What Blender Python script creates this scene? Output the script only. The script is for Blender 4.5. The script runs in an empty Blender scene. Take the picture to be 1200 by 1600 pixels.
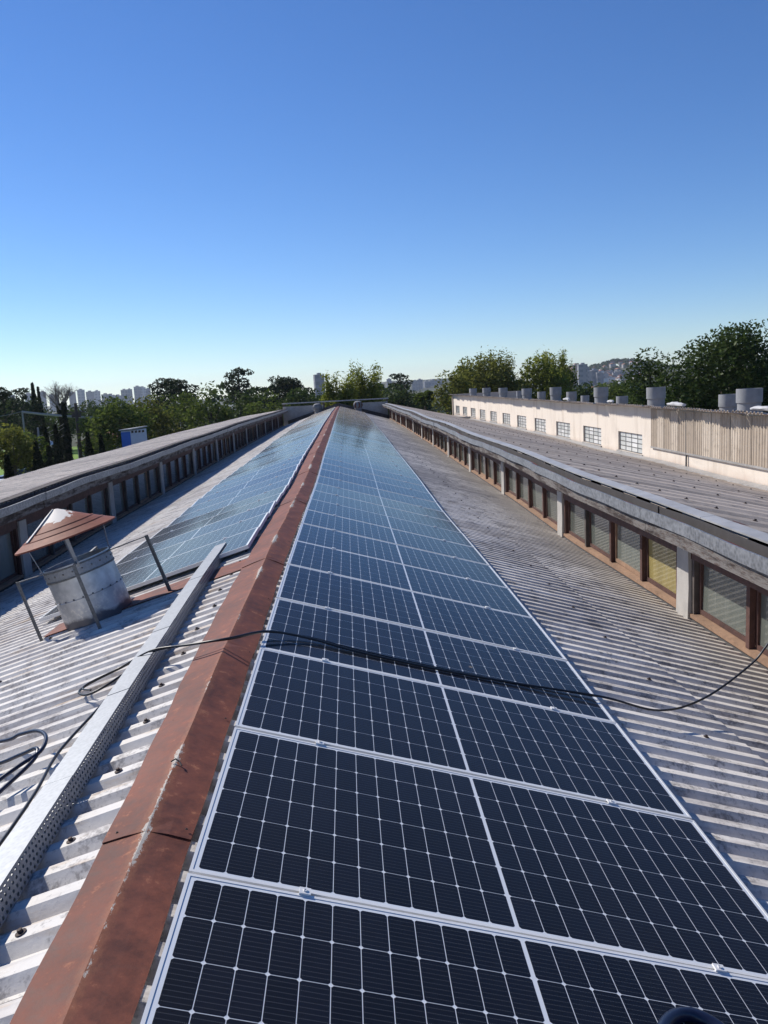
import bpy, math, random
import numpy as np
from mathutils import Matrix, Vector

R = math.radians
sc = bpy.context.scene
COL = sc.collection

# ------------------------------------------------------------------ camera
CAM = (0.7562, 0.0, 1.3609)
YAW, PITCH, ROLL, FPX = R(2.2018), R(8.8208), R(3.0), 1264.95
_xv = Vector((math.cos(YAW), -math.sin(YAW), 0))
_yv = Vector((math.sin(YAW), math.cos(YAW), 0))
_zv = Vector((0, 0, 1))
_fw = _yv * math.cos(PITCH) - _zv * math.sin(PITCH)
_uv = _yv * math.sin(PITCH) + _zv * math.cos(PITCH)
_rt = _xv * math.cos(ROLL) - _uv * math.sin(ROLL)
_up = _xv * math.sin(ROLL) + _uv * math.cos(ROLL)
cd = bpy.data.cameras.new('camera')
cam = bpy.data.objects.new('camera', cd)
COL.objects.link(cam)
cd.sensor_fit = 'HORIZONTAL'
cd.sensor_width = 36
cd.lens = 36 * FPX / 1200
cd.clip_start, cd.clip_end = 0.05, 30000
M = Matrix.Identity(4)
for i in range(3):
    M[i][0], M[i][1], M[i][2], M[i][3] = _rt[i], _up[i], -_fw[i], CAM[i]
cam.matrix_world = M
sc.camera = cam


def at(px, py, Y):
    """world point at depth Y for a position measured on the 1200 x 1600 photo"""
    d = _rt * ((px - 600) / FPX) - _up * ((py - 800) / FPX) + _fw
    return Vector(CAM) + d * (Y / d.y)


def at_ground(px, py, Z):
    d = _rt * ((px - 600) / FPX) - _up * ((py - 800) / FPX) + _fw
    return Vector(CAM) + d * ((Z - CAM[2]) / d.z)


# ------------------------------------------------------------------ sky, sun, exposure
SUN = Vector((-0.97, 0.78, 1.0)).normalized()
EL = math.asin(SUN.z)
AZ = math.atan2(SUN.x, SUN.y)            # from +Y, clockwise positive
w = bpy.data.worlds.new('World')
sc.world = w
w.use_nodes = True
nt = w.node_tree
sky = nt.nodes.new('ShaderNodeTexSky')
sky.sky_type = 'NISHITA'
sky.sun_disc = False
sky.sun_elevation = EL
sky.sun_rotation = AZ
sky.altitude = 900
sky.air_density = 1.0
sky.dust_density = 0.0
sky.ozone_density = 6.0
bg = nt.nodes['Background']
bg.inputs[1].default_value = 0.110
hs = nt.nodes.new('ShaderNodeHueSaturation')
hs.inputs['Hue'].default_value = .508
hs.inputs['Saturation'].default_value = 1.14
nt.links.new(sky.outputs[0], hs.inputs['Color'])
nt.links.new(hs.outputs[0], bg.inputs[0])
sl = bpy.data.lights.new('sun', 'SUN')
sl.energy = 4.9
sl.angle = R(0.53)
sl.color = (1.0, 0.94, 0.85)
so = bpy.data.objects.new('sun', sl)
COL.objects.link(so)
so.rotation_euler = SUN.to_track_quat('Z', 'Y').to_euler()
so.location = (0, 0, 40)
sc.view_settings.view_transform = 'Standard'
sc.view_settings.look = 'None'
sc.view_settings.exposure = 0.2
sc.view_settings.gamma = 1.0
sc.cycles.use_denoising = True
sc.cycles.max_bounces = 6
sc.cycles.transparent_max_bounces = 12
sc.cycles.volume_bounces = 1
sc.cycles.sample_clamp_indirect = 6

# ------------------------------------------------------------------ shader helpers


class NT:
    def __init__(s, name):
        s.m = bpy.data.materials.new(name)
        s.m.use_nodes = True
        s.t = s.m.node_tree
        s.b = s.t.nodes['Principled BSDF']
        s.out = s.t.nodes['Material Output']

    def n(s, typ, **kw):
        o = s.t.nodes.new('ShaderNode' + typ)
        for k, v in kw.items():
            if k in ('i',):
                for a, b in v.items():
                    s.set(o.inputs[a], b)
            else:
                setattr(o, k, v)
        return o

    def set(s, inp, v):
        if isinstance(v, bpy.types.NodeSocket):
            s.t.links.new(v, inp)
        elif isinstance(v, tuple) and len(v) == 3 and inp.type == 'RGBA':
            inp.default_value = v + (1,)
        else:
            inp.default_value = v

    def math(s, op, a, b=None, clamp=False):
        o = s.n('Math', operation=op, use_clamp=clamp)
        s.set(o.inputs[0], a)
        if b is not None:
            s.set(o.inputs[1], b)
        return o.outputs[0]

    def mix(s, f, a, b):
        o = s.n('Mix', data_type='RGBA')
        s.set(o.inputs[0], f)
        s.set(o.inputs[6], a)
        s.set(o.inputs[7], b)
        return o.outputs[2]

    def noise(s, vec, scale, detail=4, rough=.55, dim=None):
        o = s.n('TexNoise')
        s.set(o.inputs['Vector'], vec)
        o.inputs['Scale'].default_value = scale
        o.inputs['Detail'].default_value = detail
        o.inputs['Roughness'].default_value = rough
        return o.outputs[0]

    def ramp(s, f, lo, hi):
        o = s.n('MapRange')
        o.clamp = True
        s.set(o.inputs[0], f)
        o.inputs[1].default_value = lo
        o.inputs[2].default_value = hi
        return o.outputs[0]

    def pos(s, sx=1, sy=1, sz=1):
        g = s.n('NewGeometry')
        mp = s.n('Mapping')
        mp.inputs['Scale'].default_value = (sx, sy, sz)
        s.t.links.new(g.outputs['Position'], mp.inputs[0])
        return mp.outputs[0]

    def objc(s, sx=1, sy=1, sz=1):
        g = s.n('TexCoord')
        mp = s.n('Mapping')
        mp.inputs['Scale'].default_value = (sx, sy, sz)
        s.t.links.new(g.outputs['Object'], mp.inputs[0])
        return mp.outputs[0]

    def xyz(s, vec):
        o = s.n('SeparateXYZ')
        s.t.links.new(vec, o.inputs[0])
        return o.outputs

    def rnd(s):
        return s.n('ObjectInfo').outputs['Random']

    def fin(s, col=None, rough=None, metal=None, spec=None, bump=None, bstr=.3, bdist=.01):
        if col is not None:
            s.set(s.b.inputs['Base Color'], col)
        if rough is not None:
            s.set(s.b.inputs['Roughness'], rough)
        if metal is not None:
            s.set(s.b.inputs['Metallic'], metal)
        if spec is not None:
            s.set(s.b.inputs['Specular IOR Level'], spec)
        if bump is not None:
            o = s.n('Bump')
            o.inputs['Strength'].default_value = bstr
            o.inputs['Distance'].default_value = bdist
            s.set(o.inputs['Height'], bump)
            s.t.links.new(o.outputs[0], s.b.inputs['Normal'])
        return s.m


MT = {}


def plain(name, col, rough=.6, metal=0., var=.25, scale=8., spec=.5, bstr=.15, bdist=.004):
    """a plain painted / natural surface with grain and slight unevenness"""
    s = NT(name)
    v = s.pos()
    n1 = s.noise(v, scale, 5)
    n2 = s.noise(v, scale * .17, 3)
    f = s.math('MULTIPLY', s.math('ADD', n1, n2), .5)
    lo = tuple(c * (1 - var) for c in col)
    hi = tuple(min(1, c * (1 + var)) for c in col)
    c = s.mix(s.ramp(f, .3, .7), lo, hi)
    MT[name] = s.fin(c, rough, metal, spec, n1, bstr, bdist)
    return MT[name]


def sheet_mat(name, clean, dirty, lichen, dirt_lo, dirt_hi, wallx=None, wallcol=None, ochre=.0, varr=.5):
    """weathered corrugated sheet: streaks run down the slope (world X), blotches of lichen"""
    s = NT(name)
    p = s.pos()
    st = s.noise(s.pos(.5, 7, .5), 1.3, 6, .65)
    big = s.noise(s.pos(.35, .28, .3), 1.0, 4, .6)
    blot = s.noise(p, 5.0, 6, .7)
    fine = s.noise(p, 45., 4, .7)
    r = s.rnd()
    d = s.math('ADD', s.math('MULTIPLY', st, .42), s.math('MULTIPLY', big, .58))
    d = s.math('ADD', d, s.math('MULTIPLY', s.math('SUBTRACT', r, .5), .16 * varr))
    d = s.math('ADD', d, s.math('MULTIPLY', s.math('SUBTRACT', blot, .5), .45))
    d = s.math('ADD', d, s.math('MULTIPLY', s.math('SUBTRACT', s.noise(s.pos(1.1, 24, 1.1), 1.0, 4, .6), .5), .55))
    c = s.mix(s.ramp(d, dirt_lo, dirt_hi), clean, dirty)
    c = s.mix(s.math('MULTIPLY', s.ramp(s.math('ADD', s.math('MULTIPLY', blot, .6), s.math('MULTIPLY', fine, .4)), .52, .61), .8), c, lichen)
    if wallx is not None:
        x = s.xyz(p)[0]
        e = s.math('ADD', x, s.math('MULTIPLY', s.math('SUBTRACT', s.noise(s.pos(.6, 5, 1), 1.0, 5, .7), .5), 1.6))
        c = s.mix(s.math('MULTIPLY', s.ramp(e, wallx, wallx + .12), .6), c, wallcol)
    if ochre:
        o = s.ramp(s.noise(s.pos(1.2, 9, 1), 1.7, 5, .65), .56, .72)
        c = s.mix(s.math('MULTIPLY', o, ochre), c, (.50, .30, .11))
    c = s.mix(s.math('MULTIPLY', s.ramp(fine, .35, .75), .22), c, (.75, .74, .70))
    MT[name] = s.fin(c, .85, 0., .3, s.math('ADD', fine, blot), .35, .004)


sheet_mat('sheet_left', (.66, .635, .60), (.40, .375, .365), (.15, .135, .135), .42, .66, ochre=.55, varr=1.)
sheet_mat('sheet_right', (.80, .75, .68), (.41, .375, .345), (.12, .105, .10), .36, .62, varr=1., wallx=3.75, wallcol=(.52, .47, .41), ochre=.12)
sheet_mat('sheet_side_left', (.74, .65, .55), (.52, .45, .38), (.20, .17, .15), .42, .62, ochre=.3)
sheet_mat('sheet_side_right', (.43, .36, .30), (.27, .225, .19), (.16, .14, .13), .40, .60, ochre=.25, varr=2.2)
sheet_mat('cladding', (.52, .44, .35), (.36, .29, .22), (.25, .20, .15), .42, .62, ochre=.15, varr=5.0)

plain('deck', (.05, .045, .045), .9)
plain('dark_wood', (.075, .035, .028), .75, var=.55, scale=14, bstr=.5)
plain('grey_wood', (.075, .062, .056), .85, var=.85, scale=5, bstr=.7, bdist=.01)
plain('sill_wood', (.25, .155, .10), .8, var=.35, scale=16, bstr=.4)
plain('plaster', (.36, .345, .325), .85, var=.2, scale=6)
plain('wall_paint', (.50, .42, .35), .85, var=.12, scale=3)
plain('black_metal', (.025, .022, .022), .6, .3)
plain('bolt_rust', (.045, .03, .028), .7, .3)
plain('rubber', (.012, .013, .018), .38, var=.3, scale=30, bstr=.05)
plain('blue_rubber', (.010, .014, .035), .30, var=.3, scale=30, bstr=.05)
plain('vent_grey', (.21, .215, .225), .7, .0, var=.25, scale=5)
plain('concrete', (.30, .29, .28), .9, var=.3, scale=4)
plain('trim', (.37, .365, .36), .5, .2, var=.25, scale=6)
plain('asphalt', (.06, .06, .065), .9)
plain('white_paint', (.75, .75, .73), .5, var=.08)
plain('blue_paint', (.03, .13, .45), .6, var=.15)
plain('shed_white', (.50, .55, .62), .6, var=.1)
plain('turquoise', (.05, .32, .38), .5)
plain('car_blue', (.015, .03, .10), .25, .3, var=.05, bstr=0)
plain('car_white', (.70, .70, .70), .25, 0, var=.03, bstr=0)
plain('car_glass', (.02, .025, .03), .08, 0, var=.05, bstr=0)
plain('tyre', (.015, .015, .015), .8)
plain('pole_wood', (.085, .06, .048), .85, var=.4, scale=10)
plain('bark', (.065, .05, .04), .9, var=.4, scale=6, bstr=.6, bdist=.02)
plain('bare_bark', (.20, .17, .15), .9, var=.3, scale=6)
plain('pink_wall', (.42, .36, .33), .85)
plain('roof_tile', (.30, .13, .08), .85, var=.35)
plain('rag', (.45, .45, .46), .9, var=.15, scale=6, bstr=.6, bdist=.03)


def fascia_mat():
    s = NT('fascia')
    p = s.pos()
    a = s.noise(s.pos(2, .5, 3), 2.6, 7, .72)
    b = s.noise(s.pos(3, 1.2, 8), 6, 6, .75)
    c = s.mix(s.ramp(a, .42, .54), (.040, .030, .027), (.17, .155, .145))
    c = s.mix(s.math('MULTIPLY', s.ramp(b, .52, .62), .8), c, (.075, .045, .036))
    c = s.mix(s.math('MULTIPLY', s.ramp(b, .38, .28), .7), c, (.30, .29, .28))
    MT['fascia'] = s.fin(c, .88, 0, .25, s.math('ADD', a, b), .7, .012)


fascia_mat()


def rust_mat(name, crest=True):
    s = NT(name)
    p = s.pos()
    a = s.noise(p, 2.2, 6, .65)
    b = s.noise(p, 14, 6, .7)
    g = s.noise(s.pos(3, 18, 3), 1.6, 6, .7)
    f = s.math('ADD', s.math('MULTIPLY', a, .45), s.math('MULTIPLY', b, .55))
    c = s.mix(s.ramp(f, .38, .60), (.085, .025, .016), (.200, .060, .035))
    c = s.mix(s.math('MULTIPLY', s.ramp(g, .55, .75), .55), c, (.11, .045, .032))
    c = s.mix(s.math('MULTIPLY', s.ramp(b, .60, .74), .5), c, (.50, .23, .12))
    metal = 0.
    if crest:
        x = s.math('ABSOLUTE', s.xyz(p)[0])
        y = s.xyz(p)[1]
        patch = s.ramp(s.noise(s.pos(0, .62, 0), 1.0, 3, .6), .50, .72)
        w_ = s.math('SUBTRACT', s.math('MULTIPLY', patch, .052), .008)
        ragged = s.math('MULTIPLY', s.math('SUBTRACT', s.noise(s.pos(1, .45, 1), 60, 8, .82), .5), .085)
        m = s.math('LESS_THAN', s.math('ADD', x, ragged), w_)
        halo = s.ramp(s.math('SUBTRACT', s.math('ADD', w_, .03), s.math('ADD', x, ragged)), 0, .03)
        c = s.mix(s.math('MULTIPLY', halo, .35), c, (.36, .15, .07))
        c = s.mix(s.math('MULTIPLY', m, .85), c, (.42, .41, .37))
    MT[name] = s.fin(c, s.math('ADD', .55, s.math('MULTIPLY', b, .3)), .05, .35, s.math('ADD', a, b), .35, .004)


rust_mat('rust_crest')
rust_mat('rust', False)


def cap_mat():
    s = NT('rust_cap')
    oc = s.objc()
    x, y, z = s.xyz(oc)[0:3]
    a = s.noise(oc, 5, 6, .65)
    b = s.noise(oc, 26, 5, .7)
    c = s.mix(s.ramp(s.math('ADD', s.math('MULTIPLY', a, .6), s.math('MULTIPLY', b, .4)), .36, .64), (.15, .040, .024), (.29, .095, .055))
    m = s.math('GREATER_THAN', s.math('ADD', z, s.math('MULTIPLY', s.math('SUBTRACT', a, .5), .30)), .99)
    c = s.mix(m, c, (.66, .62, .57))
    MT['rust_cap'] = s.fin(c, .68, .0, .3, b, .25, .003)


cap_mat()


def galv(name, col, rough, lo=.8, sc_=9):
    s = NT(name)
    p = s.pos()
    vn = s.n('TexVoronoi')
    s.set(vn.inputs['Vector'], p)
    vn.inputs['Scale'].default_value = sc_ * 6
    n = s.noise(p, sc_, 5, .6)
    f = s.math('ADD', s.math('MULTIPLY', vn.outputs['Distance'], .5), s.math('MULTIPLY', n, .6))
    c = s.mix(s.ramp(f, .3, .75), tuple(q * lo for q in col), col)
    MT[name] = s.fin(c, s.math('ADD', rough, s.math('MULTIPLY', n, .15)), .75, .5, n, .08, .003)


galv('galv_lid', (.27, .285, .31), .52, .8)
galv('galv_side', (.30, .31, .33), .48, .8)
plain('aluminium', (.70, .70, .69), .45, .12, var=.06, bstr=.02)
galv('gutter_metal', (.36, .365, .38), .5, .5, 4)
galv('iron', (.20, .20, .20), .55, .6)


def vent_skin():
    s = NT('vent_skin')
    p = s.pos()
    oc = s.xyz(s.objc())
    n = s.noise(p, 24, 5, .75)
    big = s.noise(p, 6, 4, .6)
    c = s.mix(s.ramp(big, .35, .65), (.36, .365, .37), (.58, .58, .575))
    sp = s.math('MULTIPLY', s.ramp(n, .53, .60), s.ramp(oc[2], .42, .15))
    c = s.mix(s.math('MULTIPLY', sp, .6), c, (.74, .70, .60))
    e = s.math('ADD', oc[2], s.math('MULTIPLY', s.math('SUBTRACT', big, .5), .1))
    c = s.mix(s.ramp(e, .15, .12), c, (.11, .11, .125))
    MT['vent_skin'] = s.fin(c, .4, .5, .5, n, .2, .003)


vent_skin()


def stucco():
    s = NT('stucco')
    p = s.pos()
    drip = s.noise(s.pos(1, 1.7, .22), 1.0, 5, .65)
    blot = s.noise(s.pos(.6, .5, .8), 1.3, 5, .65)
    low = s.math('ADD', s.xyz(p)[2], s.math('MULTIPLY', blot, .7))
    c = s.mix(s.ramp(drip, .50, .78), (.69, .62, .54), (.50, .43, .36))
    c = s.mix(s.math('MULTIPLY', s.ramp(low, -1.22, -1.55), .6), c, (.47, .35, .28))
    c = s.mix(s.math('MULTIPLY', s.ramp(blot, .58, .74), .35), c, (.40, .36, .32))
    MT['stucco'] = s.fin(c, .9, 0, .3, s.noise(p, 14, 5), .3, .006)


stucco()


def cell_mat():
    s = NT('solar_cell')
    oc = s.objc()
    g = s.n('NewGeometry')
    r = g.outputs['Random Per Island']
    ro = s.rnd()
    v = s.math('FRACT', s.math('ADD', r, s.math('MULTIPLY', ro, 7.3)))
    c = s.mix(v, (.0025, .0030, .0062), (.0048, .0058, .0115))
    x, y, _ = s.xyz(oc)[0:3]
    # fine silver conductors across the cell
    ln = s.math('ABSOLUTE', s.math('SUBTRACT', s.math('FRACT', s.math('MULTIPLY', y, 54.6)), .5))
    ds = s.math('GREATER_THAN', s.math('FRACT', s.math('MULTIPLY', x, 210.)), .42)
    k = s.math('MULTIPLY', s.math('LESS_THAN', ln, .045), ds)
    c = s.mix(s.math('MULTIPLY', k, .30), c, (.30, .31, .34))
    MT['solar_cell'] = s.fin(c, .5, 0, .2)


cell_mat()
plain('backsheet', (.66, .68, .72), .6, var=.04, bstr=0)


def glass_mat():
    s = NT('panel_glass')
    p = s.pos()
    fr = s.n('Fresnel')
    ge = s.n('NewGeometry')
    ior = s.n('Mix', data_type='FLOAT')
    s.set(ior.inputs[0], ge.outputs['Backfacing'])
    ior.inputs[2].default_value = 1.145
    ior.inputs[3].default_value = 1 / 1.145
    s.t.links.new(ior.outputs[0], fr.inputs[0])
    tr = s.n('BsdfTransparent')
    tr.inputs[0].default_value = (.97, .98, .98, 1)
    gl = s.n('BsdfGlossy')
    gl.inputs['Roughness'].default_value = .095
    gl.inputs[0].default_value = (.68, .71, .77, 1)
    b1 = s.n('Bump')
    b1.inputs['Strength'].default_value = .02
    b1.inputs['Distance'].default_value = .02
    s.set(b1.inputs['Height'], s.noise(p, 1.6, 2, .4))
    s.t.links.new(b1.outputs[0], gl.inputs['Normal'])
    mx = s.n('MixShader')
    s.t.links.new(fr.outputs[0], mx.inputs[0])
    s.t.links.new(tr.outputs[0], mx.inputs[1])
    s.t.links.new(gl.outputs[0], mx.inputs[2])
    # thin dust film, blown into patches and smears, plus a painted sheen on the far panels
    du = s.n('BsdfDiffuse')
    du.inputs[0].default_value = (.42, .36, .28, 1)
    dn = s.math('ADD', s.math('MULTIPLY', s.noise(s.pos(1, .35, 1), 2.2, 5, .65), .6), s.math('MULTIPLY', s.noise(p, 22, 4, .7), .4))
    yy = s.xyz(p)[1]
    far = s.math('MULTIPLY', s.ramp(yy, 26., 52.), .6)  # beige grazing-angle sheen painted in by distance along Y
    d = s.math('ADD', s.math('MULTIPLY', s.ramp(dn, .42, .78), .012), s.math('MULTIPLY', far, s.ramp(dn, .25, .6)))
    vo = s.n('TexVoronoi')
    s.set(vo.inputs['Vector'], s.pos(1, .8, 1))
    vo.inputs['Scale'].default_value = 2.3
    vd = s.math('ADD', vo.outputs['Distance'], s.math('MULTIPLY', s.noise(p, 60, 3, .6), .05))
    sp_ = s.math('MULTIPLY', s.math('LESS_THAN', vd, .052), s.math('GREATER_THAN', s.noise(p, .9, 2, .5), .55))
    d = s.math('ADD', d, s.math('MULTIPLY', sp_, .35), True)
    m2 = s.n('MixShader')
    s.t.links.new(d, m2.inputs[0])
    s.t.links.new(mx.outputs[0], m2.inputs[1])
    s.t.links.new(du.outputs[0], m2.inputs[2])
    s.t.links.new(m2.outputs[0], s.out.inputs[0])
    MT['panel_glass'] = s.m


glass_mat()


def pane_mat(name, col, rough, film=0.):
    s = NT(name)
    p = s.pos()
    n = s.noise(s.pos(2, 2, .5), 3, 5, .65)
    r = s.rnd()
    c = s.mix(s.math('MULTIPLY', s.math('ADD', n, r), .5), tuple(q * .45 for q in col), tuple(min(1, q * 1.5) for q in col))
    c = s.mix(s.math('MULTIPLY', s.ramp(s.noise(s.pos(1, 3, .4), 2.4, 5, .7), .55, .8), .35), c, (.4, .4, .38))
    s.b.inputs['Coat Weight'].default_value = 1.0
    s.b.inputs['Coat Roughness'].default_value = .03
    MT[name] = s.fin(c, rough, 0, .5, n, .04, .01)


pane_mat('pane_grey', (.125, .14, .125), .25)
pane_mat('pane_yellow', (.33, .27, .10), .45)
pane_mat('pane_white', (.66, .78, .76), .3)


def leaf_mat(name, dark, light, trans=.35):
    s = NT(name)
    g = s.n('NewGeometry')
    ob = s.rnd()
    v = s.math('FRACT', s.math('ADD', g.outputs['Random Per Island'], ob))
    big = s.noise(s.pos(), .55, 3, .6)
    f = s.math('ADD', s.math('MULTIPLY', v, .55), s.math('MULTIPLY', s.ramp(big, .3, .7), .45))
    c = s.mix(f, dark, light)
    df = s.n('BsdfDiffuse')
    tl = s.n('BsdfTranslucent')
    gs = s.n('BsdfGlossy')
    gs.inputs['Roughness'].default_value = .45
    gs.inputs[0].default_value = (.5, .5, .5, 1)
    s.set(df.inputs[0], c)
    s.set(tl.inputs[0], c)
    m1 = s.n('MixShader')
    m1.inputs[0].default_value = trans
    s.t.links.new(df.outputs[0], m1.inputs[1])
    s.t.links.new(tl.outputs[0], m1.inputs[2])
    m2 = s.n('MixShader')
    m2.inputs[0].default_value = .015
    s.t.links.new(m1.outputs[0], m2.inputs[1])
    s.t.links.new(gs.outputs[0], m2.inputs[2])
    s.t.links.new(m2.outputs[0], s.out.inputs[0])
    MT[name] = s.m


leaf_mat('leaf_dark', (.022, .040, .012), (.080, .118, .030))
leaf_mat('leaf_mid', (.036, .060, .012), (.145, .190, .038), .42)
leaf_mat('leaf_olive', (.060, .075, .014), (.230, .235, .048), .45)
leaf_mat('leaf_bamboo', (.085, .120, .014), (.290, .310, .052), .5)
leaf_mat('leaf_pine', (.012, .022, .011), (.036, .055, .024), .2)
leaf_mat('leaf_ivy', (.012, .018, .010), (.035, .045, .018), .2)


def ground_mat(name, a, b, sc_):
    s = NT(name)
    p = s.pos()
    n = s.noise(p, sc_, 6, .7)
    n2 = s.noise(p, sc_ * 9, 4, .7)
    MT[name] = s.fin(s.mix(s.ramp(s.math('ADD', s.math('MULTIPLY', n, .7), s.math('MULTIPLY', n2, .3)), .35, .65), a, b), .95, 0, .2)


ground_mat('earth', (.035, .045, .022), (.085, .085, .055), .02)
ground_mat('lawn', (.12, .22, .03), (.19, .30, .05), .25)
ground_mat('hill_green', (.03, .045, .025), (.075, .085, .05), .012)


def facade_mat(name, col, win, fx=.33, fz=.33):
    """far tower block: rows of windows too small to build at this distance"""
    s = NT(name)
    p = s.objc()
    x, y, z = s.xyz(p)[0:3]
    u = s.math('FRACT', s.math('MULTIPLY', s.math('ADD', x, y), fx))
    v = s.math('FRACT', s.math('MULTIPLY', z, fz))
    m = s.math('MULTIPLY', s.math('GREATER_THAN', u, .45), s.math('GREATER_THAN', v, .5))
    c = s.mix(s.rnd(), tuple(q * .75 for q in col), tuple(min(1, q * 1.2) for q in col))
    c = s.mix(s.math('MULTIPLY', m, .7), c, win)
    MT[name] = s.fin(c, .8)


facade_mat('facade_white', (.29, .29, .30), (.12, .13, .15), .085, .11)
facade_mat('facade_grey', (.18, .185, .21), (.10, .11, .13), .09, .10)
facade_mat('facade_pink', (.38, .26, .21), (.13, .12, .12))

# ------------------------------------------------------------------ mesh helpers


class MB:
    """collects shapes and links them as ONE mesh object"""

    def __init__(s):
        s.v, s.f, s.mi = [], [], []
        s.cur = 0

    def add(s, vs, fs):
        o = len(s.v)
        s.v += [tuple(q) for q in vs]
        s.f += [tuple(i + o for i in f) for f in fs]
        s.mi += [s.cur] * len(fs)
        return s

    def box(s, x0, x1, y0, y1, z0, z1):
        return s.add([(x0, y0, z0), (x1, y0, z0), (x1, y1, z0), (x0, y1, z0), (x0, y0, z1), (x1, y0, z1), (x1, y1, z1), (x0, y1, z1)],
                     [(0, 3, 2, 1), (4, 5, 6, 7), (0, 1, 5, 4), (1, 2, 6, 5), (2, 3, 7, 6), (3, 0, 4, 7)])

    def bar(s, a, b, wx, wy):
        a, b = Vector(a), Vector(b)
        d = (b - a).normalized()
        u = d.cross(Vector((0, 0, 1)))
        if u.length < 1e-3:
            u = Vector((1, 0, 0))
        u.normalize()
        n = u.cross(d)
        vs = []
        for p in (a, b):
            for i, j in ((-1, -1), (1, -1), (1, 1), (-1, 1)):
                vs.append(p + u * (i * wx / 2) + n * (j * wy / 2))
        return s.add(vs, [(0, 1, 2, 3), (7, 6, 5, 4), (0, 4, 5, 1), (1, 5, 6, 2), (2, 6, 7, 3), (3, 7, 4, 0)])

    def tube(s, pts, rad, seg=8, caps=True):
        pts = [Vector(p) for p in pts]
        rr = rad if hasattr(rad, '__len__') else [rad] * len(pts)
        vs, fs = [], []
        u = None
        for i, p in enumerate(pts):
            d = (pts[min(i + 1, len(pts) - 1)] - pts[max(i - 1, 0)]).normalized()
            if u is None:
                u = d.orthogonal().normalized()
            else:
                u = (u - d * u.dot(d))
                u = u.normalized() if u.length > 1e-6 else d.orthogonal().normalized()
            n = d.cross(u)
            for k in range(seg):
                a = 2 * math.pi * k / seg
                vs.append(p + (u * math.cos(a) + n * math.sin(a)) * rr[i])
        for i in range(len(pts) - 1):
            for k in range(seg):
                a, b = i * seg + k, i * seg + (k + 1) % seg
                fs.append((a, b, b + seg, a + seg))
        if caps:
            fs.append(tuple(range(seg))[::-1])
            fs.append(tuple(range((len(pts) - 1) * seg, len(pts) * seg)))
        return s.add(vs, fs)

    def lathe(s, prof, seg=32, c=(0, 0)):
        vs, fs = [], []
        for r, z in prof:
            for k in range(seg):
                a = 2 * math.pi * k / seg
                vs.append((c[0] + r * math.cos(a), c[1] + r * math.sin(a), z))
        for i in range(len(prof) - 1):
            for k in range(seg):
                a, b = i * seg + k, i * seg + (k + 1) % seg
                fs.append((a, b, b + seg, a + seg))
        return s.add(vs, fs)

    def loft(s, secs, closed=True, caps=True):
        """sections = lists of equally many points"""
        n = len(secs[0])
        vs = [p for sec in secs for p in sec]
        fs = []
        for i in range(len(secs) - 1):
            for k in range(n if closed else n - 1):
                a, b = i * n + k, i * n + (k + 1) % n
                fs.append((a, a + n, b + n, b))
        if closed and caps:
            fs.append(tuple(range(n)))
            fs.append(tuple(range((len(secs) - 1) * n, len(secs) * n))[::-1])
        return s.add(vs, fs)

    def mesh(s, name, mats, smooth=None):
        me = bpy.data.meshes.new(name)
        me.from_pydata(s.v, [], s.f)
        if isinstance(mats, str):
            mats = [mats]
        for m in mats:
            me.materials.append(MT[m])
        if len(mats) > 1:
            me.polygons.foreach_set('material_index', s.mi)
        if smooth is not None:
            me.polygons.foreach_set('use_smooth', [True] * len(me.polygons))
            me.set_sharp_from_angle(angle=R(smooth))
        me.update()
        return me

    def build(s, name, mats, parent=None, smooth=None, loc=None):
        return link(name, s.mesh(name, mats, smooth), parent, loc)


def link(name, me, parent=None, loc=None, rot=None):
    o = bpy.data.objects.new(name, me)
    COL.objects.link(o)
    if parent is not None:
        o.parent = parent
    if loc is not None:
        o.location = loc
    if rot is not None:
        o.rotation_euler = rot
    return o


def tag(o, label=None, cat=None, group=None, kind=None):
    if label:
        o['label'] = label
    if cat:
        o['category'] = cat
    if group:
        o['group'] = group
    if kind:
        o['kind'] = kind
    return o


def empty(name, loc=(0, 0, 0), label=None, cat=None, group=None):
    o = bpy.data.objects.new(name, None)
    o.empty_display_size = .2
    COL.objects.link(o)
    o.location = loc
    return tag(o, label, cat, group)


def smoothpath(pts, n=8):
    P = [Vector(p) for p in pts]
    P = [P[0] * 2 - P[1]] + P + [P[-1] * 2 - P[-2]]
    out = []
    for i in range(1, len(P) - 2):
        for k in range(n):
            t = k / n
            a, b, c, d = P[i - 1], P[i], P[i + 1], P[i + 2]
            out.append(.5 * ((2 * b) + (c - a) * t + (2 * a - 5 * b + 4 * c - d) * t * t + (3 * b - a - 3 * c + d) * t ** 3))
    out.append(P[-2])
    return out


ONES = 'zeroth first second third fourth fifth sixth seventh eighth ninth tenth eleventh twelfth thirteenth fourteenth fifteenth sixteenth seventeenth eighteenth nineteenth'.split()
TENS = {2: ('twenty', 'twentieth'), 3: ('thirty', 'thirtieth'), 4: ('forty', 'fortieth'), 5: ('fifty', 'fiftieth'), 6: ('sixty', 'sixtieth'), 7: ('seventy', 'seventieth'), 8: ('eighty', 'eightieth'), 9: ('ninety', 'ninetieth')}


def ordinal(n):
    if n < 20:
        return ONES[n]
    t, o = divmod(n, 10)
    return TENS[t][1] if o == 0 else TENS[t][0] + '-' + ONES[o]


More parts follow.
